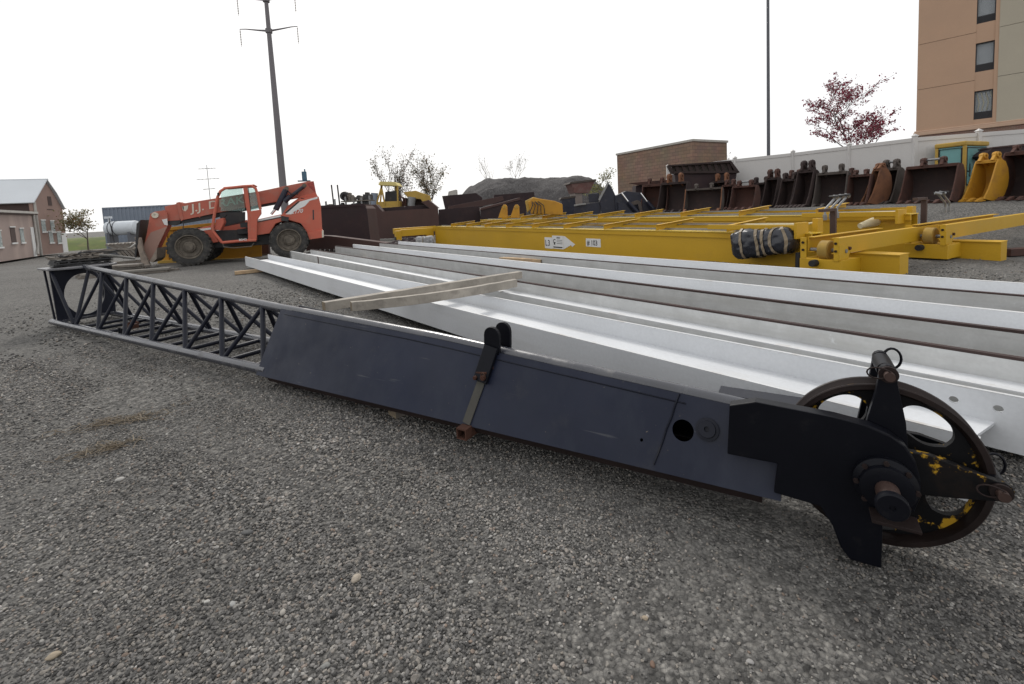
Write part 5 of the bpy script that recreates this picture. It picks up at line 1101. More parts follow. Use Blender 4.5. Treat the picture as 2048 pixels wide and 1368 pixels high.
wallprism(T, 'body', [(1232, 430), (1230, 392), (1252, 382), (1282, 386), (1300, 410), (1320, 430)], f_, .1, .9, MAT['navy'], .02); wallprism(T, 'side_plate', [(1238, 430), (1236, 404), (1252, 408), (1268, 430)], f_, -.1, .05, MAT['navy'], .01)
for xa in (1243, 1281):
    q = [f_.px(xa, 386, -.15), f_.px(xa+13, 403, -.15), f_.px(xa+34, 426, -.15)]
    MB().tube((q[0][0], -.15, q[0][1]), (q[1][0], -.15, q[1][1]), .045, n=12).build('cylinder_rod', MAT['chrome'], T, smooth=50); MB().tube((q[1][0], -.15, q[1][1]), (q[2][0], -.15, q[2][1]), .085, n=14).build('cylinder_barrel', MAT['navy'], T, smooth=50)
wallprism(T, 'yoke', [(1260, 405), (1275, 400), (1282, 404), (1286, 425), (1280, 425), (1276, 408), (1264, 411)], f_, -.2, -.12, MAT['bktgrey'])
# screening frame above the row, low blade beside it
T, f_ = start('screening_frame', 'dark slotted screening frame standing behind the buckets', 'frame', 1405, 21.4, -8)
for nm, pts in (('top_bar', [(1336, 333), (1336, 330), (1462, 321), (1463, 325)]), ('bottom_bar', [(1344, 347), (1344, 343), (1476, 341), (1477, 346)]), ('left_end', [(1336, 332), (1341, 331), (1349, 346), (1344, 347)]), ('right_end', [(1458, 322), (1463, 322), (1480, 345), (1472, 346)])):
    wallprism(T, nm, pts, f_, 0, .35, MAT['bktdark'], .006)
for k in range(9):
    x = 1349+13*k; wallprism(T, 'slat', [(x, 332-k*.9), (x+6.5, 331.5-k*.9), (x+12, 345-.3*k), (x+5.5, 345-.3*k)], f_, .08, .13, MAT['bktdark'], 0)
wallprism(T, 'slot_shade_sheet', [(1342, 332), (1460, 324), (1474, 343), (1348, 345)], f_, .2, .22, MAT['bktgrey'], 0)  # sheet added behind the slats so the slots look dark
wallprism(T, 'lower_body', [(1350, 347), (1474, 345), (1470, 372), (1352, 380)], f_, .1, 1.0, MAT['hopperdk'], .02); wallprism(T, 'support', [(1352, 425), (1352, 372), (1470, 372), (1470, 425)], f_, .4, 1.2, MAT['hopperdk'], .02)
T, f_ = start('plough_blade', 'thin dark blade in front of the brick building', 'blade', 1300, 23.4, 0)
wallprism(T, 'blade', [(1258, 366), (1340, 359), (1345, 366), (1338, 380), (1290, 372)], f_, 0, .2, MAT['bktrust']); wallprism(T, 'support', [(1270, 420), (1272, 371), (1330, 366), (1335, 420)], f_, .21, .9, MAT['hopperdk'])
# blade leaning on the last bucket
T, f_ = start('plough_blade', 'dark blade lying over the buckets at the right edge', 'blade', 2020, 15.2, -10)
wallprism(T, 'blade', [(1965, 312), (1985, 297), (2060, 289), (2085, 300), (2080, 318), (1975, 318)], f_, 0, .5, MAT['hopperdk']); wallprism(T, 'top_edge', [(1984, 297), (1985, 294), (2060, 286), (2061, 290)], f_, -.03, .55, MAT['hopper']); wallprism(T, 'support', [(1985, 400), (1985, 318), (2070, 318), (2070, 400)], f_, .1, .5, MAT['hopperdk'])
# yellow excavator cab standing on the ground
def excab():
    p = at(1925, 405, 15.6); z = gz(p.x, p.y)-.02; yaw = -66.; fr_ = Frame((p.x, p.y, z), yaw)
    T = thing('excavator_cab', 'yellow excavator cab with teal glass standing by the fence', 'cab', fr_.A, R(yaw)); Yl = MAT['yellowold']
    Hh = at(1925, 282, 15.6).z - z; x0 = fr_.px(1873, 350)[0]; x1 = fr_.px(1928, 350)[0]; d = 1.55
    def post(x, y, a=.09, b_=.09): MB().bx(x-a/2, x+a/2, y-b_/2, y+b_/2, 0, Hh-.02).build('corner_post', Yl, T, bev=.015)
    for x in (x0, x1):
        for y in (0, d): post(x, y)
    MB().bx(x0-.06, x1+.06, -.07, d+.07, Hh-.16, Hh).build('roof', Yl, T, bev=.04)
    MB().bx(x0+.05, x1-.05, -.02, .02, 0, .55).build('front_panel', Yl, T); MB().bx(x1-.02, x1+.02, .05, d-.05, 0, .5).build('side_panel', Yl, T); MB().bx(x0-.02, x0+.02, .05, d-.05, 0, .6).build('side_panel', Yl, T)
    for nm, b4 in (('windscreen', (x0+.05, x1-.05, -.008, .008, .56, Hh-.17)), ('side_window', (x1-.008, x1+.008, .05, d-.05, .51, Hh-.17)), ('rear_window', (x0+.05, x1-.05, d-.008, d+.008, .4, Hh-.17))): MB().bx(*b4).build(nm, MAT['cabglass'], T)
    MB().path([(x0+.07, -.02, .6), (x0+.07, -.02, Hh-.22), (x1-.07, -.02, Hh-.22), (x1-.07, -.02, .6)], .02, 6, closed=True).build('window_seal', MAT['rubber'], T)
    MB().path([(x1+.02, .1, .55), (x1+.02, .1, Hh-.22), (x1+.02, d-.12, Hh-.22), (x1+.02, d-.12, .55)], .02, 6, closed=True).build('window_seal', MAT['rubber'], T)
    MB().bx(x0+.3, x1-.3, .7, 1.1, .3, .75).bx(x0+.3, x1-.3, 1.05, 1.2, .75, 1.3).build('seat', MAT['rubber'], T, bev=.04)
    MB().tube((x1+.03, .12, 1.0), (x1+.12, .12, 1.0), .02, n=8).tube((x1+.1, .12, .8), (x1+.1, .12, 1.25), .015, n=8).build('grab_handle', MAT['rubber'], T)
excab()
# wheel loader with open roof frame, far behind
def loader():
    T, f_ = start('wheel_loader', 'stripped yellow wheel loader with open roof frame behind the dark boxes', 'loader', 790, 36, 0); Yl = MAT['yellowold']
    pt = lambda x, y, v: (f_.px(x, y, v)[0], v, f_.px(x, y, v)[1])
    MB().prism([f_.px(*q) for q in [(757, 370), (760, 363), (790, 364), (797, 372)]], -.1, 1.5).build('roof', MAT['roofyel'], T, bev=.03)
    for a, b_, v in (((764, 370), (752, 412), 0), ((795, 371), (796, 414), 0), ((762, 370), (770, 410), 0), ((790, 370), (800, 412), 1.4), ((764, 370), (760, 412), 1.4)): MB().bar(pt(*a, v), pt(*b_, v), .10, .11).build('roof_post', Yl, T)
    MB().prism([f_.px(*q) for q in [(745, 416), (748, 404), (800, 402), (800, 418)]], 0, 1.6).build('frame', Yl, T, bev=.03)
    MB().prism([f_.px(*q) for q in [(765, 410), (766, 383), (795, 380), (795, 408)]], .6, 1.2).build('seat_console', MAT['darkmetal'], T, bev=.03)
    MB().prism([f_.px(*q) for q in [(805, 384), (830, 381), (858, 391), (862, 405), (850, 410), (840, 398), (815, 396)]], .2, .5).build('lift_arm', Yl, T, bev=.02); MB().prism([f_.px(*q) for q in [(800, 412), (802, 395), (850, 398), (860, 415)]], .6, 1.5).build('engine_block', MAT['rustdark'], T, bev=.02)
    MB().tube(pt(822, 412, .1), pt(824, 394, .1), .3, n=18).build('silver_drum', MAT['steel'], T, smooth=40); MB().tube(pt(748, 412, .1), pt(749, 386, .1), .27, n=18).build('grey_drum', MAT['boxblue'], T, smooth=40)
    for k in range(3): MB().path([pt(798+4*k, 388+3*k, -.1), pt(803+4*k, 400, -.2), pt(806+3*k, 412, -.1)], .04, 6).build('pipe', MAT['rust'], T, smooth=60)
    MB().lathe([(.25, -.2), (.75, -.2), (.8, 0), (.75, .2), (.25, .2)], c=(f_.px(760, 420)[0], .3, .8), n=28, closed=True).build('wheel', MAT['tyre'], T, smooth=35); MB().lathe([(.25, -.2), (.75, -.2), (.8, 0), (.75, .2), (.25, .2)], c=(f_.px(840, 420)[0], .3, .8), n=28, closed=True).build('wheel', MAT['tyre'], T, smooth=35)
loader()
# rack of engine parts
rnd = random.Random(11)
T, f_ = start('parts_rack', 'grey rack stacked with dark machine parts beyond the telehandler', 'rack', 700, 31, 3)
for k, x in enumerate((650, 668, 690, 706, 722, 738)):
    a = f_.px(x, 390); MB().bx(a[0]-.05, a[0]+.05, 0, .1, 0, 2.75+.12*(k % 3)).build('upright', MAT['steel'], T); MB().bx(a[0]-.05, a[0]+.05, 1.0, 1.1, 0, 2.2).build('upright', MAT['steel'], T)
a0 = f_.px(648, 400)[0]; a1 = f_.px(742, 400)[0]
for z in (1.75, 2.2, 2.65): MB().bx(a0 if z < 2 else a0+1.1, a1, -.03, 1.12, z, z+.07).build('shelf', MAT['oldwood'], T)
for k in range(26):
    lv = k % 3; zz = (1.82, 2.27, 2.72)[lv]; x_ = rnd.uniform(a0+(.2 if lv < 2 else 1.3), a1-.3); hh = rnd.uniform(.18, .42); ww = rnd.uniform(.12, .3)
    if rnd.random() < .5: MB().bx(x_-ww, x_+ww, .1, .9, zz, zz+hh).bx(x_-ww*.5, x_+ww*.4, .2, .7, zz+hh, zz+hh*1.35).build('machine_part', MAT[rnd.choice(['darkmetal', 'rustdark', 'oldwood'])], T, bev=.02)
    else: MB().lathe([(0, -.3), (ww, -.3), (ww*1.1, -.1), (ww*.7, 0), (ww, .3), (0, .3)], c=(x_, .45, zz+ww*1.1), n=14).build('machine_part', MAT[rnd.choice(['darkmetal', 'rustdark'])], T)
for x in (664, 676): a = f_.px(x, 384); MB().tube((a[0], .3, 1.0), (a[0]-.1, .3, a[1]+.5), .05, n=8).build('pipe', MAT['darkmetal'], T)
MAT_ok = True
# ------------------------------------------------------------------ fence
def fence():
    pts = [Vector((8.6, 24.9, 0)), Vector((10.81, 22., 0)), Vector((12.52, 20.3, 0)), Vector((13.72, 18.5, 0)), Vector((14.79, 16.8, 0)), Vector((16.55, 16.25, 0)), Vector((18.4, 15.7, 0)), Vector((20.2, 15.2, 0))]
    pts[3] = pts[2]+(pts[4]-pts[2])*.51
    T = thing('vinyl_fence', 'white vinyl privacy fence behind the bucket row', 'fence', pts[4] + Vector((0, 0, gz(14.8, 16.8)))); V = MAT['vinyl']; o = T.location
    zt = 3.27; zb = .9
    for i, p in enumerate(pts):
        MB().bx(-.065, .065, -.065, .065, zb-.3, zt+.06).build('post', V, T, bev=.008, loc=p-o*1.0 + Vector((0,0,0)))
        MB().add([(-.09,-.09,0),(.09,-.09,0),(.09,.09,0),(-.09,.09,0),(0,0,.09)], [(0,1,2,3),(0,1,4),(1,2,4),(2,3,4),(3,0,4)]).build('post_cap', V, T, loc=Vector((p.x, p.y, zt+.06))-o)
    for a, b_ in zip(pts, pts[1:]):
        d = b_-a; L = d.length; an = math.atan2(d.y, d.x); lc = Vector((a.x, a.y, 0))-o
        MB().bx(.07, L-.07, -.022, .022, zb, zt-.12).build('panel', V, T, loc=lc, rot=(0, 0, an)); MB().bx(.07, L-.07, -.045, .045, zt-.14, zt).build('top_rail', V, T, bev=.006, loc=lc, rot=(0, 0, an))
        n = int(L/.3)
        for k in range(1, n): MB().bx(.07+(L-.14)*k/n-.004, .07+(L-.14)*k/n+.004, -.025, -.022, zb, zt-.14).build('panel_seam', V, T, loc=lc, rot=(0, 0, an))
fence()
# ------------------------------------------------------------------ hotel
def hotel():
    p = at(1832, 262, 31.); fr_ = Frame((p.x, p.y, 0), -46); T = thing('hotel_building', 'tan stucco hotel with one column of windows and brick base', 'building', fr_.A, R(-46)); P = fr_.px
    base_z = P(1832, 266)[1]; D = 12.; Wd = 13.; H = base_z + 16
    xw0, xw1 = P(1951, 110)[0], P(1989, 110)[0]; xc0 = P(1997, 110)[0]
    rows = []
    for (ya, yb) in ((140, 82), (237, 180), (45, -12)): rows.append((P(1968, yb and ya)[1], P(1968, yb)[1]))
    z1 = sorted(rows); fl = (z1[2][0]-z1[0][0])/2
    rows = [(z1[0][0]+fl*k, z1[0][0]+fl*k+(z1[0][1]-z1[0][0])) for k in range(4)]
    # wall in storey panels with recessed joints, window bay openings
    S, SL = MAT['stucco'], MAT['stuccolt']
    zj = [base_z] + [r[0]-(fl-(r[1]-r[0]))*.42 for r in rows[1:]] + [rows[-1][1]+1.2]
    for a, b_ in zip(zj, zj[1:]):
        MB().bx(0, xw0-.0, 0, .4, a+.012, b_-.012).build('wall_panel', S, T); MB().bx(xc0, Wd, -.05, .35, a+.012, b_-.012).build('wall_panel', SL, T)
    MB().bx(0.02, Wd, .45, D, base_z-6, H-1.5).build('wall_core', MAT['trim'], T)
    for k, r in enumerate(rows):
        lo = base_z if k == 0 else rows[k-1][1]
        MB().bx(xw0+.001, xw1-.001, .02, .38, lo+.0, r[0]-.0).build('spandrel', S, T)
        Wn = MB().bx(xw0, xw1, .16, .18, r[0]+.42, r[1]).build('window', MAT['winglass'], T)
        f_ = MB()
        for q in ((xw0, xw0+.05, .1, .2, r[0], r[1]), (xw1-.05, xw1, .1, .2, r[0], r[1]), (xw0+.051, xw1-.051, .1, .2, r[1]-.05, r[1]), (xw0+.051, xw1-.051, .1, .2, r[0]+.40, r[0]+.45)): f_.bx(*q)
        f_.build('window_frame', MAT['dark'], Wn)
        MB().bx(xw0+.05, xw1-.05, .24, .26, r[0]+.45, r[1]-.05).build('blind', MAT['blind'], Wn)
        if k == 0:
            cu = MB()
            for j in range(5): x_ = xw0+.15+j*.2; cu.path([(x_, .21, r[0]+.5), (x_+.08, .2, r[0]+1.0), (x_-.05, .21, r[1]-.1)], .035, 6)
            cu.build('curtain', MAT['tarp'], Wn, smooth=60)
        g = MB().bx(xw0+.05, xw1-.05, .12, .16, r[0], r[0]+.39)
        for j in range(7): g.bx(xw0+.06, xw1-.06, .10, .119, r[0]+.03+.05*j, r[0]+.055+.05*j)
        g.build('louvre', MAT['dark'], Wn)
    MB().bx(xw1, xc0, -.02, .4, base_z, H-2).build('pier', S, T)
    MB().bx(-.12, Wd, -.16, .05, base_z-.22, base_z).bx(-.09, Wd, -.1, .05, base_z, base_z+.1).build('string_course', MAT['trim'], T, bev=.03)
    MB().bx(0, Wd, -.06, .06, base_z-6, base_z-.221).build('brick_base', brickmat('red brown brick', (.27, .15, .115), (.22, .12, .09), (.3, .24, .2), .22, .075, 0), T)
    MB().bx(-.15, Wd, -.2, D, H-1.5, H-1.2).build('roof', MAT['trim'], T)
hotel()
# ------------------------------------------------------------------ brick utility building
def shed():
    p = at(1385, 278, 27.); z = .9; top = p.z; A = Vector((p.x, p.y, z)); T = thing('brick_building', 'flat roofed brown block building behind the buckets', 'building', A, R(29)); H = top-z
    # local x along right wall (29 deg), local y along the left wall (119 deg)
    B_ = brickmat('brown split block', (.30, .2, .145), (.23, .155, .115), (.17, .12, .095), .42, .205, 0)
    MB().bx(0, 3.1, 0, 6.4, 0, H-.13).build('wall', B_, T); MB().bx(-.06, 3.16, -.06, 6.46, H-.13, H).build('coping', MAT['concrete'], T, bev=.01)
    MB().tube((3.2, .2, 0), (3.2, .2, H-.2), .06, n=8).build('downpipe', MAT['lamp'], T)
shed()
# ------------------------------------------------------------------ gravel heap
def heap():
    c = at(1040, 410, 46); vs = []; n, k = 96, 34; z0 = gz(c.x, c.y)-.3
    def hgt(x, y):
        cr_ = [(-7.6, 0), (-6.6, 1.6), (-5.9, 3.1), (-4.8, 4.1), (-3.0, 4.65), (-1.4, 4.55), (-.2, 4.45), (.6, 4.7), (2.0, 4.4), (3.8, 4.45), (5.4, 4.6), (7.2, 4.1), (8.8, 3.0), (10.2, 1.2), (11.2, 0)]
        c_ = 0
        for (xa, ha), (xb, hb) in zip(cr_, cr_[1:]):
            if xa <= x <= xb: c_ = ha+(hb-ha)*ss((x-xa)/(xb-xa))*.5+(hb-ha)*((x-xa)/(xb-xa))*.5
        yy = (y-.4*math.sin(x*.9))/5.6; h = c_*max(0, 1-abs(yy)**1.7)
        return h + (.28*mnoise.noise(Vector((x*.5, y*.5, 2))) + .10*mnoise.noise(Vector((x*1.4, y*1.4, 5))) + .07*mnoise.noise(Vector((x*4, y*4, 8))))*min(1, h)
    N = 110
    for i in range(N+1):
        for j in range(N+1): x, y = -10+22*i/N, -7+14*j/N; vs.append((x, y, hgt(x, y)))
    fs = [(i*(N+1)+j, (i+1)*(N+1)+j, (i+1)*(N+1)+j+1, i*(N+1)+j+1) for i in range(N) for j in range(N)]
    o = MB().add(vs, fs).build('gravel_heap', MAT['heap'], smooth=70, loc=(c.x, c.y, z0)); tag(o, 'long dark grey gravel heap with two crests', 'gravel heap')
heap()
# ------------------------------------------------------------------ trees
def tree(name, lab, base, h, spread, lm, n_leaf, leaf, seed, trunk=.09, levels=4, lean=(0, 0), first=.3, upward=.55, dens=1., stems=1, cat='tree', group=None, clump=2.2):
    rnd = random.Random(seed); T = thing(name, lab, cat, base, 0, group); br = MB(); tips = []
    def grow(p, d, L, r, lv):
        pts = [p]; rs = [r]; q = p; dd = d
        for i in range(4):
            dd = (dd + Vector((rnd.gauss(0, .12), rnd.gauss(0, .12), rnd.gauss(.03, .08)))).normalized(); q = q + dd*L/4; pts.append(q); rs.append(r*(1-.16*(i+1)))
            if lv < levels and i >= (1 if lv else 1):
                for _ in range(2 if lv else 2):
                    a = rnd.uniform(0, 6.28); s = Vector((math.cos(a), math.sin(a), 0)); nd = (dd*upward + s*spread + Vector((0, 0, .15))).normalized()
                    if rnd.random() < .8: grow(q, nd, L*rnd.uniform(.45, .68), r*.5, lv+1)
            if lv >= levels-1: tips.append((q, lv))
        br.path(pts, rs, 5 if lv else 8)
    for s in range(stems):
        grow(Vector((rnd.uniform(-.1, .1)*s*3, rnd.uniform(-.1, .1)*s*3, 0)), Vector((lean[0]+rnd.gauss(0, .08)*s, lean[1]+rnd.gauss(0, .08)*s, 1)).normalized(), h*.62, trunk, 0)
    br.build('trunk', MAT['bark'], T, smooth=60)
    lf = MB(); vs = []; fs = []
    if tips:
        for _ in range(n_leaf):
            p, lv = rnd.choice(tips); c = p + Vector((rnd.gauss(0, leaf*clump), rnd.gauss(0, leaf*clump), rnd.gauss(0, leaf*clump*.9)))
            u = Vector((rnd.gauss(0, 1), rnd.gauss(0, 1), rnd.gauss(0, 1))).normalized(); v = u.cross(Vector((rnd.gauss(0, 1), rnd.gauss(0, 1), rnd.gauss(0, 1)))).normalized(); s = leaf*rnd.uniform(.6, 1.25); o = len(vs)
            vs += [c-u*s, c+v*s*.55+u*s*.1, c+u*s, c-v*s*.55+u*s*.1]; fs.append((o, o+1, o+2, o+3))
        lf.add(vs, fs).build('crown', lm, T, recalc=False)
    return T
RED = leafmat('red maple leaves', [(.09, .01, .022), (.2, .018, .045), (.3, .035, .07), (.14, .02, .04)])
OLV = leafmat('dry autumn leaves', [(.055, .06, .03), (.1, .085, .045), (.17, .09, .05), (.045, .055, .03)])
GRN = leafmat('green autumn leaves', [(.05, .065, .03), (.085, .095, .04), (.2, .11, .05), (.06, .07, .035)])
YGR = leafmat('yellow green leaves', [(.16, .17, .05), (.24, .22, .07), (.1, .12, .04)])
LGT = leafmat('olive and rust leaves', [(.12, .13, .055), (.2, .15, .07), (.16, .17, .08), (.24, .12, .06)])
def tb(x, Y, z=None): p = at(x, 430, Y); return Vector((p.x, p.y, gz(p.x, p.y) if z is None else z))
tree('maple_tree', 'red leaved young maple behind the white fence', tb(1716, 20.5), 5.0, .85, RED, 5200, .05, 21, trunk=.06, levels=4, lean=(.04, 0), upward=.66, clump=1.1)
tree('birch_tree', 'sparse rusty leaved tree behind the loader roof, left of the pair', tb(797, 44), 6.6, .36, OLV, 1500, .085, 5, trunk=.08, levels=3, lean=(-.16, 0), upward=.9, group='sparse trees behind the loader', stems=2)
tree('birch_tree', 'greener sparse tree right of the loader, right of the pair', tb(858, 43), 5.6, .42, GRN, 1800, .085, 8, trunk=.08, levels=3, lean=(.02, 0), upward=.8, group='sparse trees behind the loader', stems=2)
tree('bush', 'dark low bush beside the loader trees', tb(826, 42), 2.9, .9, GRN, 900, .09, 9, trunk=.05, levels=3, upward=.45, cat='bush')
tree('sapling', 'almost bare slender sapling on the gravel heap, right of two', tb(1028, 52, 3.0), 4.6, .5, OLV, 130, .07, 13, trunk=.045, levels=3, lean=(.18, 0), upward=.9, group='bare saplings on the heap')
tree('sapling', 'almost bare slender sapling on the gravel heap, left of two', tb(985, 52, 3.0), 4.2, .5, OLV, 60, .06, 14, trunk=.04, levels=2, lean=(-.12, 0), upward=.9, group='bare saplings on the heap', stems=2)
tree('shrub', 'yellow green shrub top beside the brick building', tb(1207, 36), 3.3, .8, YGR, 700, .08, 15, trunk=.05, levels=3, upward=.5, cat='shrub')
tree('roadside_tree', 'small wind bent autumn tree between barn and tank', tb(168, 52), 5.2, .8, LGT, 1300, .12, 17, trunk=.09, levels=3, lean=(.16, 0), upward=.45)
tree('shrub', 'thin shrub sprig at the foot of the lamp post', tb(1500, 25), 2.9, .6, OLV, 60, .05, 19, trunk=.02, levels=2, upward=.6, cat='shrub')
# ------------------------------------------------------------------ poles
def powerpole():
    p = at(566, 372, 42); T = thing('power_pole', 'tall grey steel power pole with curved arms and insulators', 'power pole', (p.x, p.y, gz(p.x, p.y)))
    za = at(536, 62, 42).z-T.location.z; zb = at(530, 0, 42).z-T.location.z; H = zb+1.4
    MB().path([(0, 0, 0), (0, 0, H*.5), (0, 0, H)], [.36, .26, .15], 14).build('shaft', MAT['polesteel'], T, smooth=60)
    for z in (za, zb):
        MB().lathe([(.18, -.22), (.28, -.17), (.28, .17), (.18, .22)], axis='z', c=(0, 0, z), n=14, closed=True).build('arm_collar', MAT['polesteel'], T)
        for s in (-1, 1):
            MB().path([(0, 0, z), (s*.9, 0, z+.10), (s*2.0, 0, z+.25), (s*2.55, 0, z+.27)], [.10, .07, .045, .035], 8).build('arm', MAT['polesteel'], T, smooth=60)
            ins = MB().lathe([(.015, 0)] + [q for k in range(9) for q in ((.02, -.1-.14*k), (.06, -.13-.14*k), (.06, -.16-.14*k), (.02, -.18-.14*k))] + [(.015, -1.5)], axis='z', c=(s*2.53, 0, z+.25), n=10); ins.build('insulator', MAT['concrete'], T)
    MB().bx(-.3, -.2, -.05, .05, H*.36, H*.36+.12).build('step_bolt', MAT['polesteel'], T)
powerpole()
p = at(1537, 308, 27); T = thing('lamp_post', 'thin dark lamp post rising behind the fence', 'lamp post', (p.x, p.y, gz(p.x, p.y)))
MB().path([(0, 0, 0), (0, 0, 6), (0, 0, 14)], [.095, .085, .07], 12).build('shaft', MAT['lamp'], T, smooth=60); MB().bx(-.5, .5, -.2, .2, 14, 14.2).build('lamp_head', MAT['lamp'], T, bev=.03)
p = at(420, 395, 50); T = thing('aerial_mast', 'thin television aerial mast above the telehandler boom', 'aerial', (p.x, p.y, gz(p.x, p.y)))
zz = [at(416, y, 50).z-T.location.z for y in (330, 337, 358, 378)]
MB().tube((0, 0, 0), (0, 0, zz[0]), .04, .025, n=8).build('mast', MAT['lamp'], T)
for z, L in ((zz[1], .95), (zz[2], 1.25), (zz[3], .65)):
    MB().tube((-L*.8, -L*.3, z-.05), (L*.8, L*.3, z+.05), .022, n=6).build('boom_rod', MAT['lamp'], T)
    for k in range(5): x = -L*.7+L*1.4*k/4; MB().tube((x, -.35, z), (x+.05, .35, z), .01, n=5).build('element', MAT['lamp'], T)
# ------------------------------------------------------------------ left side: barn, annex, container, tank, bank
def barn():
    A = at(80, 505, 48.); zb = A.z-.3; fr_ = Frame((A.x, A.y, zb), math.degrees(math.atan2(.93, -.36))); P = fr_.px
    T = thing('barn', 'pink brown barn with pale sheet roof and white framed windows', 'barn', fr_.A, fr_.ang)
    # local x runs along the gable (away from camera); the barn body extends to local +y (left, out of the picture)
    pts = {k: P(*v) for k, v in dict(l=(80, 505), le=(64, 404), ap=(89, 361), br=(108, 388), re=(125, 419), r=(136, 504)).items()}
    g = [(pts['l'][0], 0), (pts['r'][0], 0), (pts['re'][0], pts['re'][1]), (pts['br'][0], pts['br'][1]), (pts['ap'][0], pts['ap'][1]), (pts['le'][0], pts['le'][1])]
    Ln = 16.
    MB().prism(g, 0, .3).build('gable_wall', MAT['barnwall'], T); MB().prism(g, Ln-.3, Ln).build('gable_wall', MAT['barnwall'], T)
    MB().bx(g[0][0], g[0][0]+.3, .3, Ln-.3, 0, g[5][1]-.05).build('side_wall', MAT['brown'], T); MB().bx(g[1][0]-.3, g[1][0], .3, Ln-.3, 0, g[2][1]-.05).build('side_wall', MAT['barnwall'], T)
    def slope(a, b_, nm):
        d = Vector((b_[0]-a[0], 0, b_[1]-a[1])); n = Vector((-d.z, 0, d.x)).normalized()*.1
        if n.z < 0: n = -n
        A_, B_ = Vector((a[0], -.25, a[1]))+n*.3, Vector((b_[0], -.25, b_[1]))+n*.3; q = Vector((0, Ln+.5, 0)); MB().hexa([A_, B_, B_+q, A_+q, A_+n, B_+n, B_+q+n, A_+q+n]).build(nm, MAT['sheet'], T)
    e = g[5]; ap = g[4]; dl = ((e[0]-ap[0])*.06, (e[1]-ap[1])*.06); slope((e[0]+dl[0], e[1]+dl[1]), ap, 'roof'); slope(ap, g[3], 'roof'); slope(g[3], g[2], 'roof')
    ridge = MB().tube((ap[0], -.3, ap[1]+.12), (ap[0], Ln+.3, ap[1]+.12), .09, n=8).build('ridge_cap', MAT['sheet'], T)
    def win(x, y, w_=.75, h_=1.15, door=False):
        a, b_ = P(x, y); Wn = MB().bx(a-w_/2, a+w_/2, -.03, .05, b_-h_/2, b_+h_/2).build('window', MAT['paneg'], T)
        MB().bx(a-w_/2-.1, a+w_/2+.1, -.09, -.031, b_-h_/2-.16, b_-h_/2).build('sill', MAT['decal'], Wn); MB().bx(a-w_/2-.08, a+w_/2+.08, -.07, -.031, b_+h_/2, b_+h_/2+.12).build('lintel', MAT['decal'], Wn)
    for x, y in ((87, 452), (105, 453), (102, 474), (118, 475)): win(x, y)
    a, b_ = P(99, 402); MB().bx(a-.35, a+.35, -.03, .04, b_-.5, b_+.5).build('hatch', MAT['brown'], T)
    a, b_ = P(100, 419); MB().bx(a-.6, a+.6, -.04, .0, b_-.03, b_+.04).build('ledge', MAT['brown'], T)
    a, b_ = P(129, 485); MB().bx(a-.5, a+.5, -.04, .03, 0, b_+1.1).build('door', MAT['decal'], T)
    a, b_ = P(66, 420); MB().tube((g[0][0], -.1, 0), (g[0][0], -.1, g[5][1]), .12, n=8).build('downpipe', MAT['concrete'], T)
    # annex
    B0 = at(79, 506, 47.3); fr2 = Frame((B0.x, B0.y, zb), math.degrees(math.atan2(-.87, .5))); Q = fr2.px; T2 = thing('barn_annex', 'low pink grey annex with flat roof in front of the barn', 'building', fr2.A, fr2.ang)
    top = Q(69, 428)[1]; L2 = 22.; MB().bx(0, L2, -7, 0, 0, top).build('wall', MAT['annex'], T2) if False else MB().bx(0, L2, -6, 0, 0, top).build('wall', MAT['annex'], T2)
    return T2, fr2, top, L2
MAT['paneg'] = mat('grey window panes', (.3, .34, .34), .25, var=.3, sc=2)
T2, fr2, top2, L2 = barn()
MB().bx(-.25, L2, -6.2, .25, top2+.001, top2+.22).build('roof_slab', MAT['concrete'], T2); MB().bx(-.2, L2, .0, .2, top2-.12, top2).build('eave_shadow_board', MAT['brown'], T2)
def awin(x, y, w_, h_, mt='paneg', trim=True):
    a, b_ = fr2.px(x, y); Wn = MB().bx(a-w_/2, a+w_/2, -.05, .03, b_-h_/2, b_+h_/2).build('window', MAT[mt], T2)
    if trim: MB().bx(a-w_/2-.1, a+w_/2+.1, .031, .09, b_-h_/2-.14, b_-h_/2).build('sill', MAT['decal'], Wn); MB().bx(a-w_/2-.08, a+w_/2+.08, .031, .07, b_+h_/2, b_+h_/2+.1).build('lintel', MAT['decal'], Wn)
awin(44, 471, .8, 1.3); awin(-2, 478, .9, 1.4); awin(26, 470, 1.0, 1.4, 'brown')
a, b_ = fr2.px(66, 480); MB().bx(a-.35, a+.35, -.05, .06, 0, b_+1.3).build('door', MAT['decal'], T2)
MB().path([(a-.6, .1, top2), (a-.7, .1, 1.2), (a+.1, .25, .2)], .11, 8).build('downpipe', MAT['concrete'], T2, smooth=60)
# container, tank, bank
def container():
    A = at(211, 474, 46.); z = gz(A.x, A.y)-.1; fr_ = Frame((A.x, A.y, z), 8); T = thing('shipping_container', 'blue grey corrugated container behind the white tank', 'container', fr_.A, R(8)); top = fr_.px(211, 415)[1]; L = fr_.px(415, 400)[0]
    poly = []; x = .1; k = 0
    while x < L-.1: poly += [(x, -.0), (x+.14, 0), (x+.18, .05), (x+.32, .05)]; x += .36
    vs = [(a, b_, .15) for a, b_ in poly] + [(a, b_, top-.12) for a, b_ in poly]; n = len(poly); MB().add(vs, [(i, i+1, n+i+1, n+i) for i in range(n-1)]).build('corrugated_side', MAT['boxblue'], T)
    MB().bx(0, L, .06, 2.44, .1, top-.1).build('body', MAT['boxblue'], T)
    for q in ((0, .12, -.04, .1, 0, top), (L-.12, L, -.04, .1, 0, top), (.12, L-.12, -.03, .1, top-.14, top), (.12, L-.12, -.03, .1, 0, .16)): MB().bx(*q).build('corner_rail', MAT['boxblue'], T, bev=.01)
container()
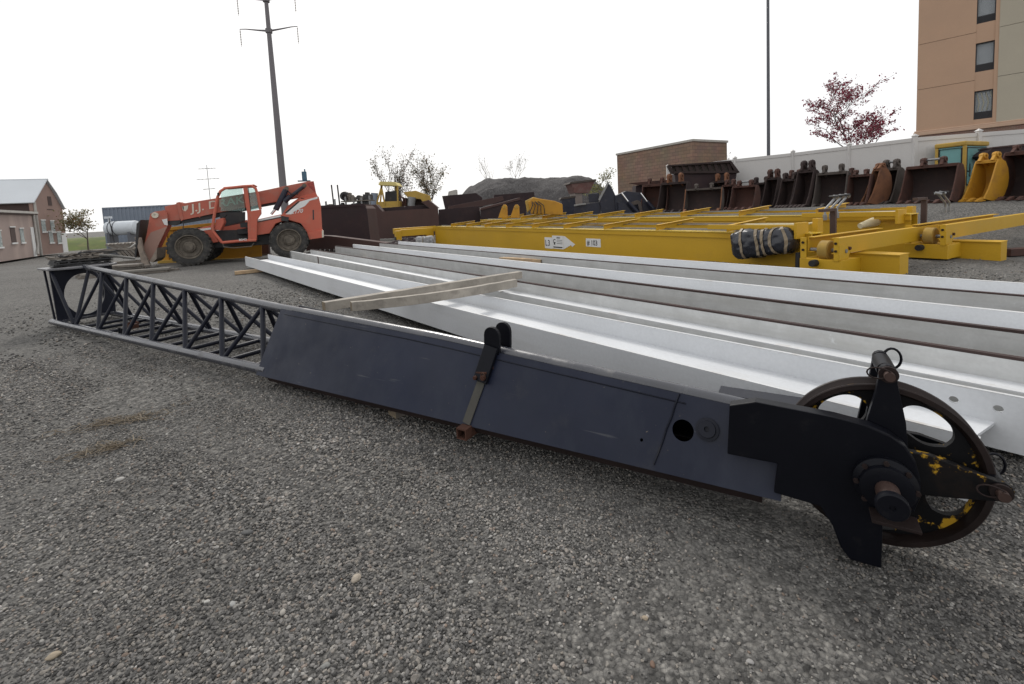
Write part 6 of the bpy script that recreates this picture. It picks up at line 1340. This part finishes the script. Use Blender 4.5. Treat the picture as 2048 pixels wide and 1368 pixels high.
def tank():
    A = at(205, 474, 36.); z = gz(A.x, A.y); fr_ = Frame((A.x, A.y, z), 6); T = thing('storage_tank', 'white horizontal fuel tank with dark straps on a cradle', 'tank', fr_.A, R(6)); x1, zt = fr_.px(263, 441); x0, zb = fr_.px(206, 472); r = (zt-zb)/2; zc = (zt+zb)/2
    MB().lathe([(0, x0-.08), (r*.7, x0-.05), (r*.96, x0+.04), (r, x0+.14), (r, x1-.14), (r*.96, x1-.04), (r*.7, x1+.05), (0, x1+.08)], axis='x', c=(0, r, zc), n=36).build('shell', MAT['tank'], T, smooth=40)
    for x in (x0+.35, x0+.72): MB().lathe([(r+.004, x-.03), (r+.02, x-.03), (r+.02, x+.03), (r+.004, x+.03)], axis='x', c=(0, r, zc), n=36, closed=True).build('strap', MAT['lamp'], T)
    for x in (x0+.3, x1-.4): MB().prism([(.05, 0), (2*r-.05, 0), (2*r-.1, zb+.2), (r, zb-.02), (.1, zb+.2)], x-.1, x+.1, 'yz').build('cradle', MAT['lamp'], T)
    MB().bx(x0-.1, x1+.1, .1, 2*r-.1, .0, .14).build('skid', MAT['oldwood'], T)
    MB().tube((x0+.2, r, zt-.05), (x0+.2, r, zt+.3), .09, n=10).bx(x0-.05, x0+.35, r-.15, r+.15, zt+.25, zt+.42).build('pump', MAT['tank'], T); MB().path([(x0+.3, r-.1, zt+.3), (x0+.6, .0, zt-.1), (x0+.7, -.05, zc), (x0+.9, -.1, .3), (x0+1.5, -.1, .1)], .03, 6).build('hose', MAT['rubber'], T, smooth=60)
tank()
def bank():
    GRS = mat('rough grass', (.10, .125, .04), .9, var=.3, sc=.8, dirt=(.2, .17, .07), damt=.35, dsc=1.2, bump=.3, bsc=8)
    c = at(190, 474, 62); vs = []; N, K = 60, 16
    for i in range(N+1):
        for j in range(K+1):
            x = -26+44*i/N; y = -4+14*j/K; u = ss((y+4)/8)*ss((26+x)/6)*ss((18-x)/6); vs.append((x, y, -1.2+2.75*u+.12*mnoise.noise(Vector((x*.6, y*.6, 3)))))
    fs = [(i*(K+1)+j, (i+1)*(K+1)+j, (i+1)*(K+1)+j+1, i*(K+1)+j+1) for i in range(N) for j in range(K)]
    o = MB().add(vs, fs).build('grass_bank', GRS, smooth=70, loc=(c.x, c.y, gz(c.x, c.y)), rot=(0, 0, R(38))); tag(o, kind='structure')
bank()
# rubble near the bank, shrubs at the barn foot
def lumps(name, lab, cat, x, y, Y, n, r, mt, seed):
    c = at(x, y, Y); T = thing(name, lab, cat, (c.x, c.y, gz(c.x, c.y))); rnd = random.Random(seed)
    for k in range(n):
        bm = bmesh.new(); bmesh.ops.create_icosphere(bm, subdivisions=2, radius=1)
        for v in bm.verts: v.co *= (1+.45*mnoise.noise(v.co*1.3+Vector((k*4+seed, 0, 0))))
        me = bpy.data.meshes.new('lump'); bm.to_mesh(me); bm.free(); me.materials.append(mt); o = bpy.data.objects.new('lump', me); col.objects.link(o); o.parent = T
        s = rnd.uniform(.5, 1)*r; o.scale = (s*1.3, s, s*.8); o.location = (rnd.gauss(0, r*1.6), rnd.gauss(0, r*.8), s*.35); o.rotation_euler = (rnd.uniform(0, 3), rnd.uniform(0, 3), 0)
lumps('scrap_heap', 'low heap of dark scrap left of the tank', 'scrap heap', 184, 488, 40, 12, .38, MAT['oldwood'], 3)
lumps('offcut_heap', 'dark steel offcuts heaped at the far ends of the beams', 'scrap heap', 800, 488, 19.2, 14, .3, MAT['hopperdk'], 5)
lumps('soil_heap', 'low tan soil heap in front of the grass bank', 'soil heap', 200, 482, 44, 6, .45, MAT['timber'], 8)
# stacks of curved track pads and planks left of the telehandler forks
def pads_stack():
    c = at(258, 512, 19.5); fr_ = Frame((c.x, c.y, gz(c.x, c.y)), 30); T = thing('track_pad_stack', 'slanting stack of grey steel track pads before the telehandler forks', 'track pads', fr_.A, fr_.ang)
    for k in range(8):
        mb = MB(); pts = []; n = 8; x0 = -.75+.12*k
        for i in range(n+1): u = i/n; pts.append((x0+.55*u, .82-.085*k*0-.62*u-.12*math.sin(u*3.1)*-1))
        poly = pts + [(a+.05, b_+.075) for a, b_ in reversed(pts)]
        mb.prism([(a, max(.02, b_)) for a, b_ in poly], 0, .75).build('track_pad', MAT['oldwood' if k % 2 else 'padgrey'], T)
    MB().bx(-.9, 1.1, .1, .7, 0, .09).build('skid_plank', MAT['oldwood'], T)
MAT['padgrey'] = mat('dull grey pad steel', (.2, .185, .165), .75, var=.25, sc=4, dirt=(.07, .06, .055), damt=.4)
pads_stack()
def flat_stack(lab, x, y, Y, n, L, wd, ang, seed):
    c = onz(x, y, 0) if Y is None else at(x, y, Y); rnd = random.Random(seed); T = thing('plank_stack', lab, 'planks', (c.x, c.y, gnear(c.x, c.y)), R(ang))
    for k in range(n):
        MB().bx(-L/2, L/2, -wd/2, wd/2, .002+.075*(k//2), .07+.075*(k//2)).build('plank', MAT[rnd.choice(['oldwood', 'padgrey', 'darkmetal'])], T, bev=.006, loc=(rnd.uniform(-.15, .15), (k % 2-.5)*wd*1.15, 0), rot=(0, 0, rnd.uniform(-.12, .12)))
flat_stack('dark planks stacked on the ground by the fork tips', 225, 520, 14.5, 8, 1.7, .3, 15, 1); flat_stack('loose grey planks lying beside the fork shanks', 262, 532, 14.2, 3, 2.2, .25, 25, 2)
c = at(205, 524, 9.2); mb = MB(); mb.prism([(-.2, 0), (.12, 0), (.17, .05), (.13, .1), (-.05, .14), (-.2, .13)], 0, .25);
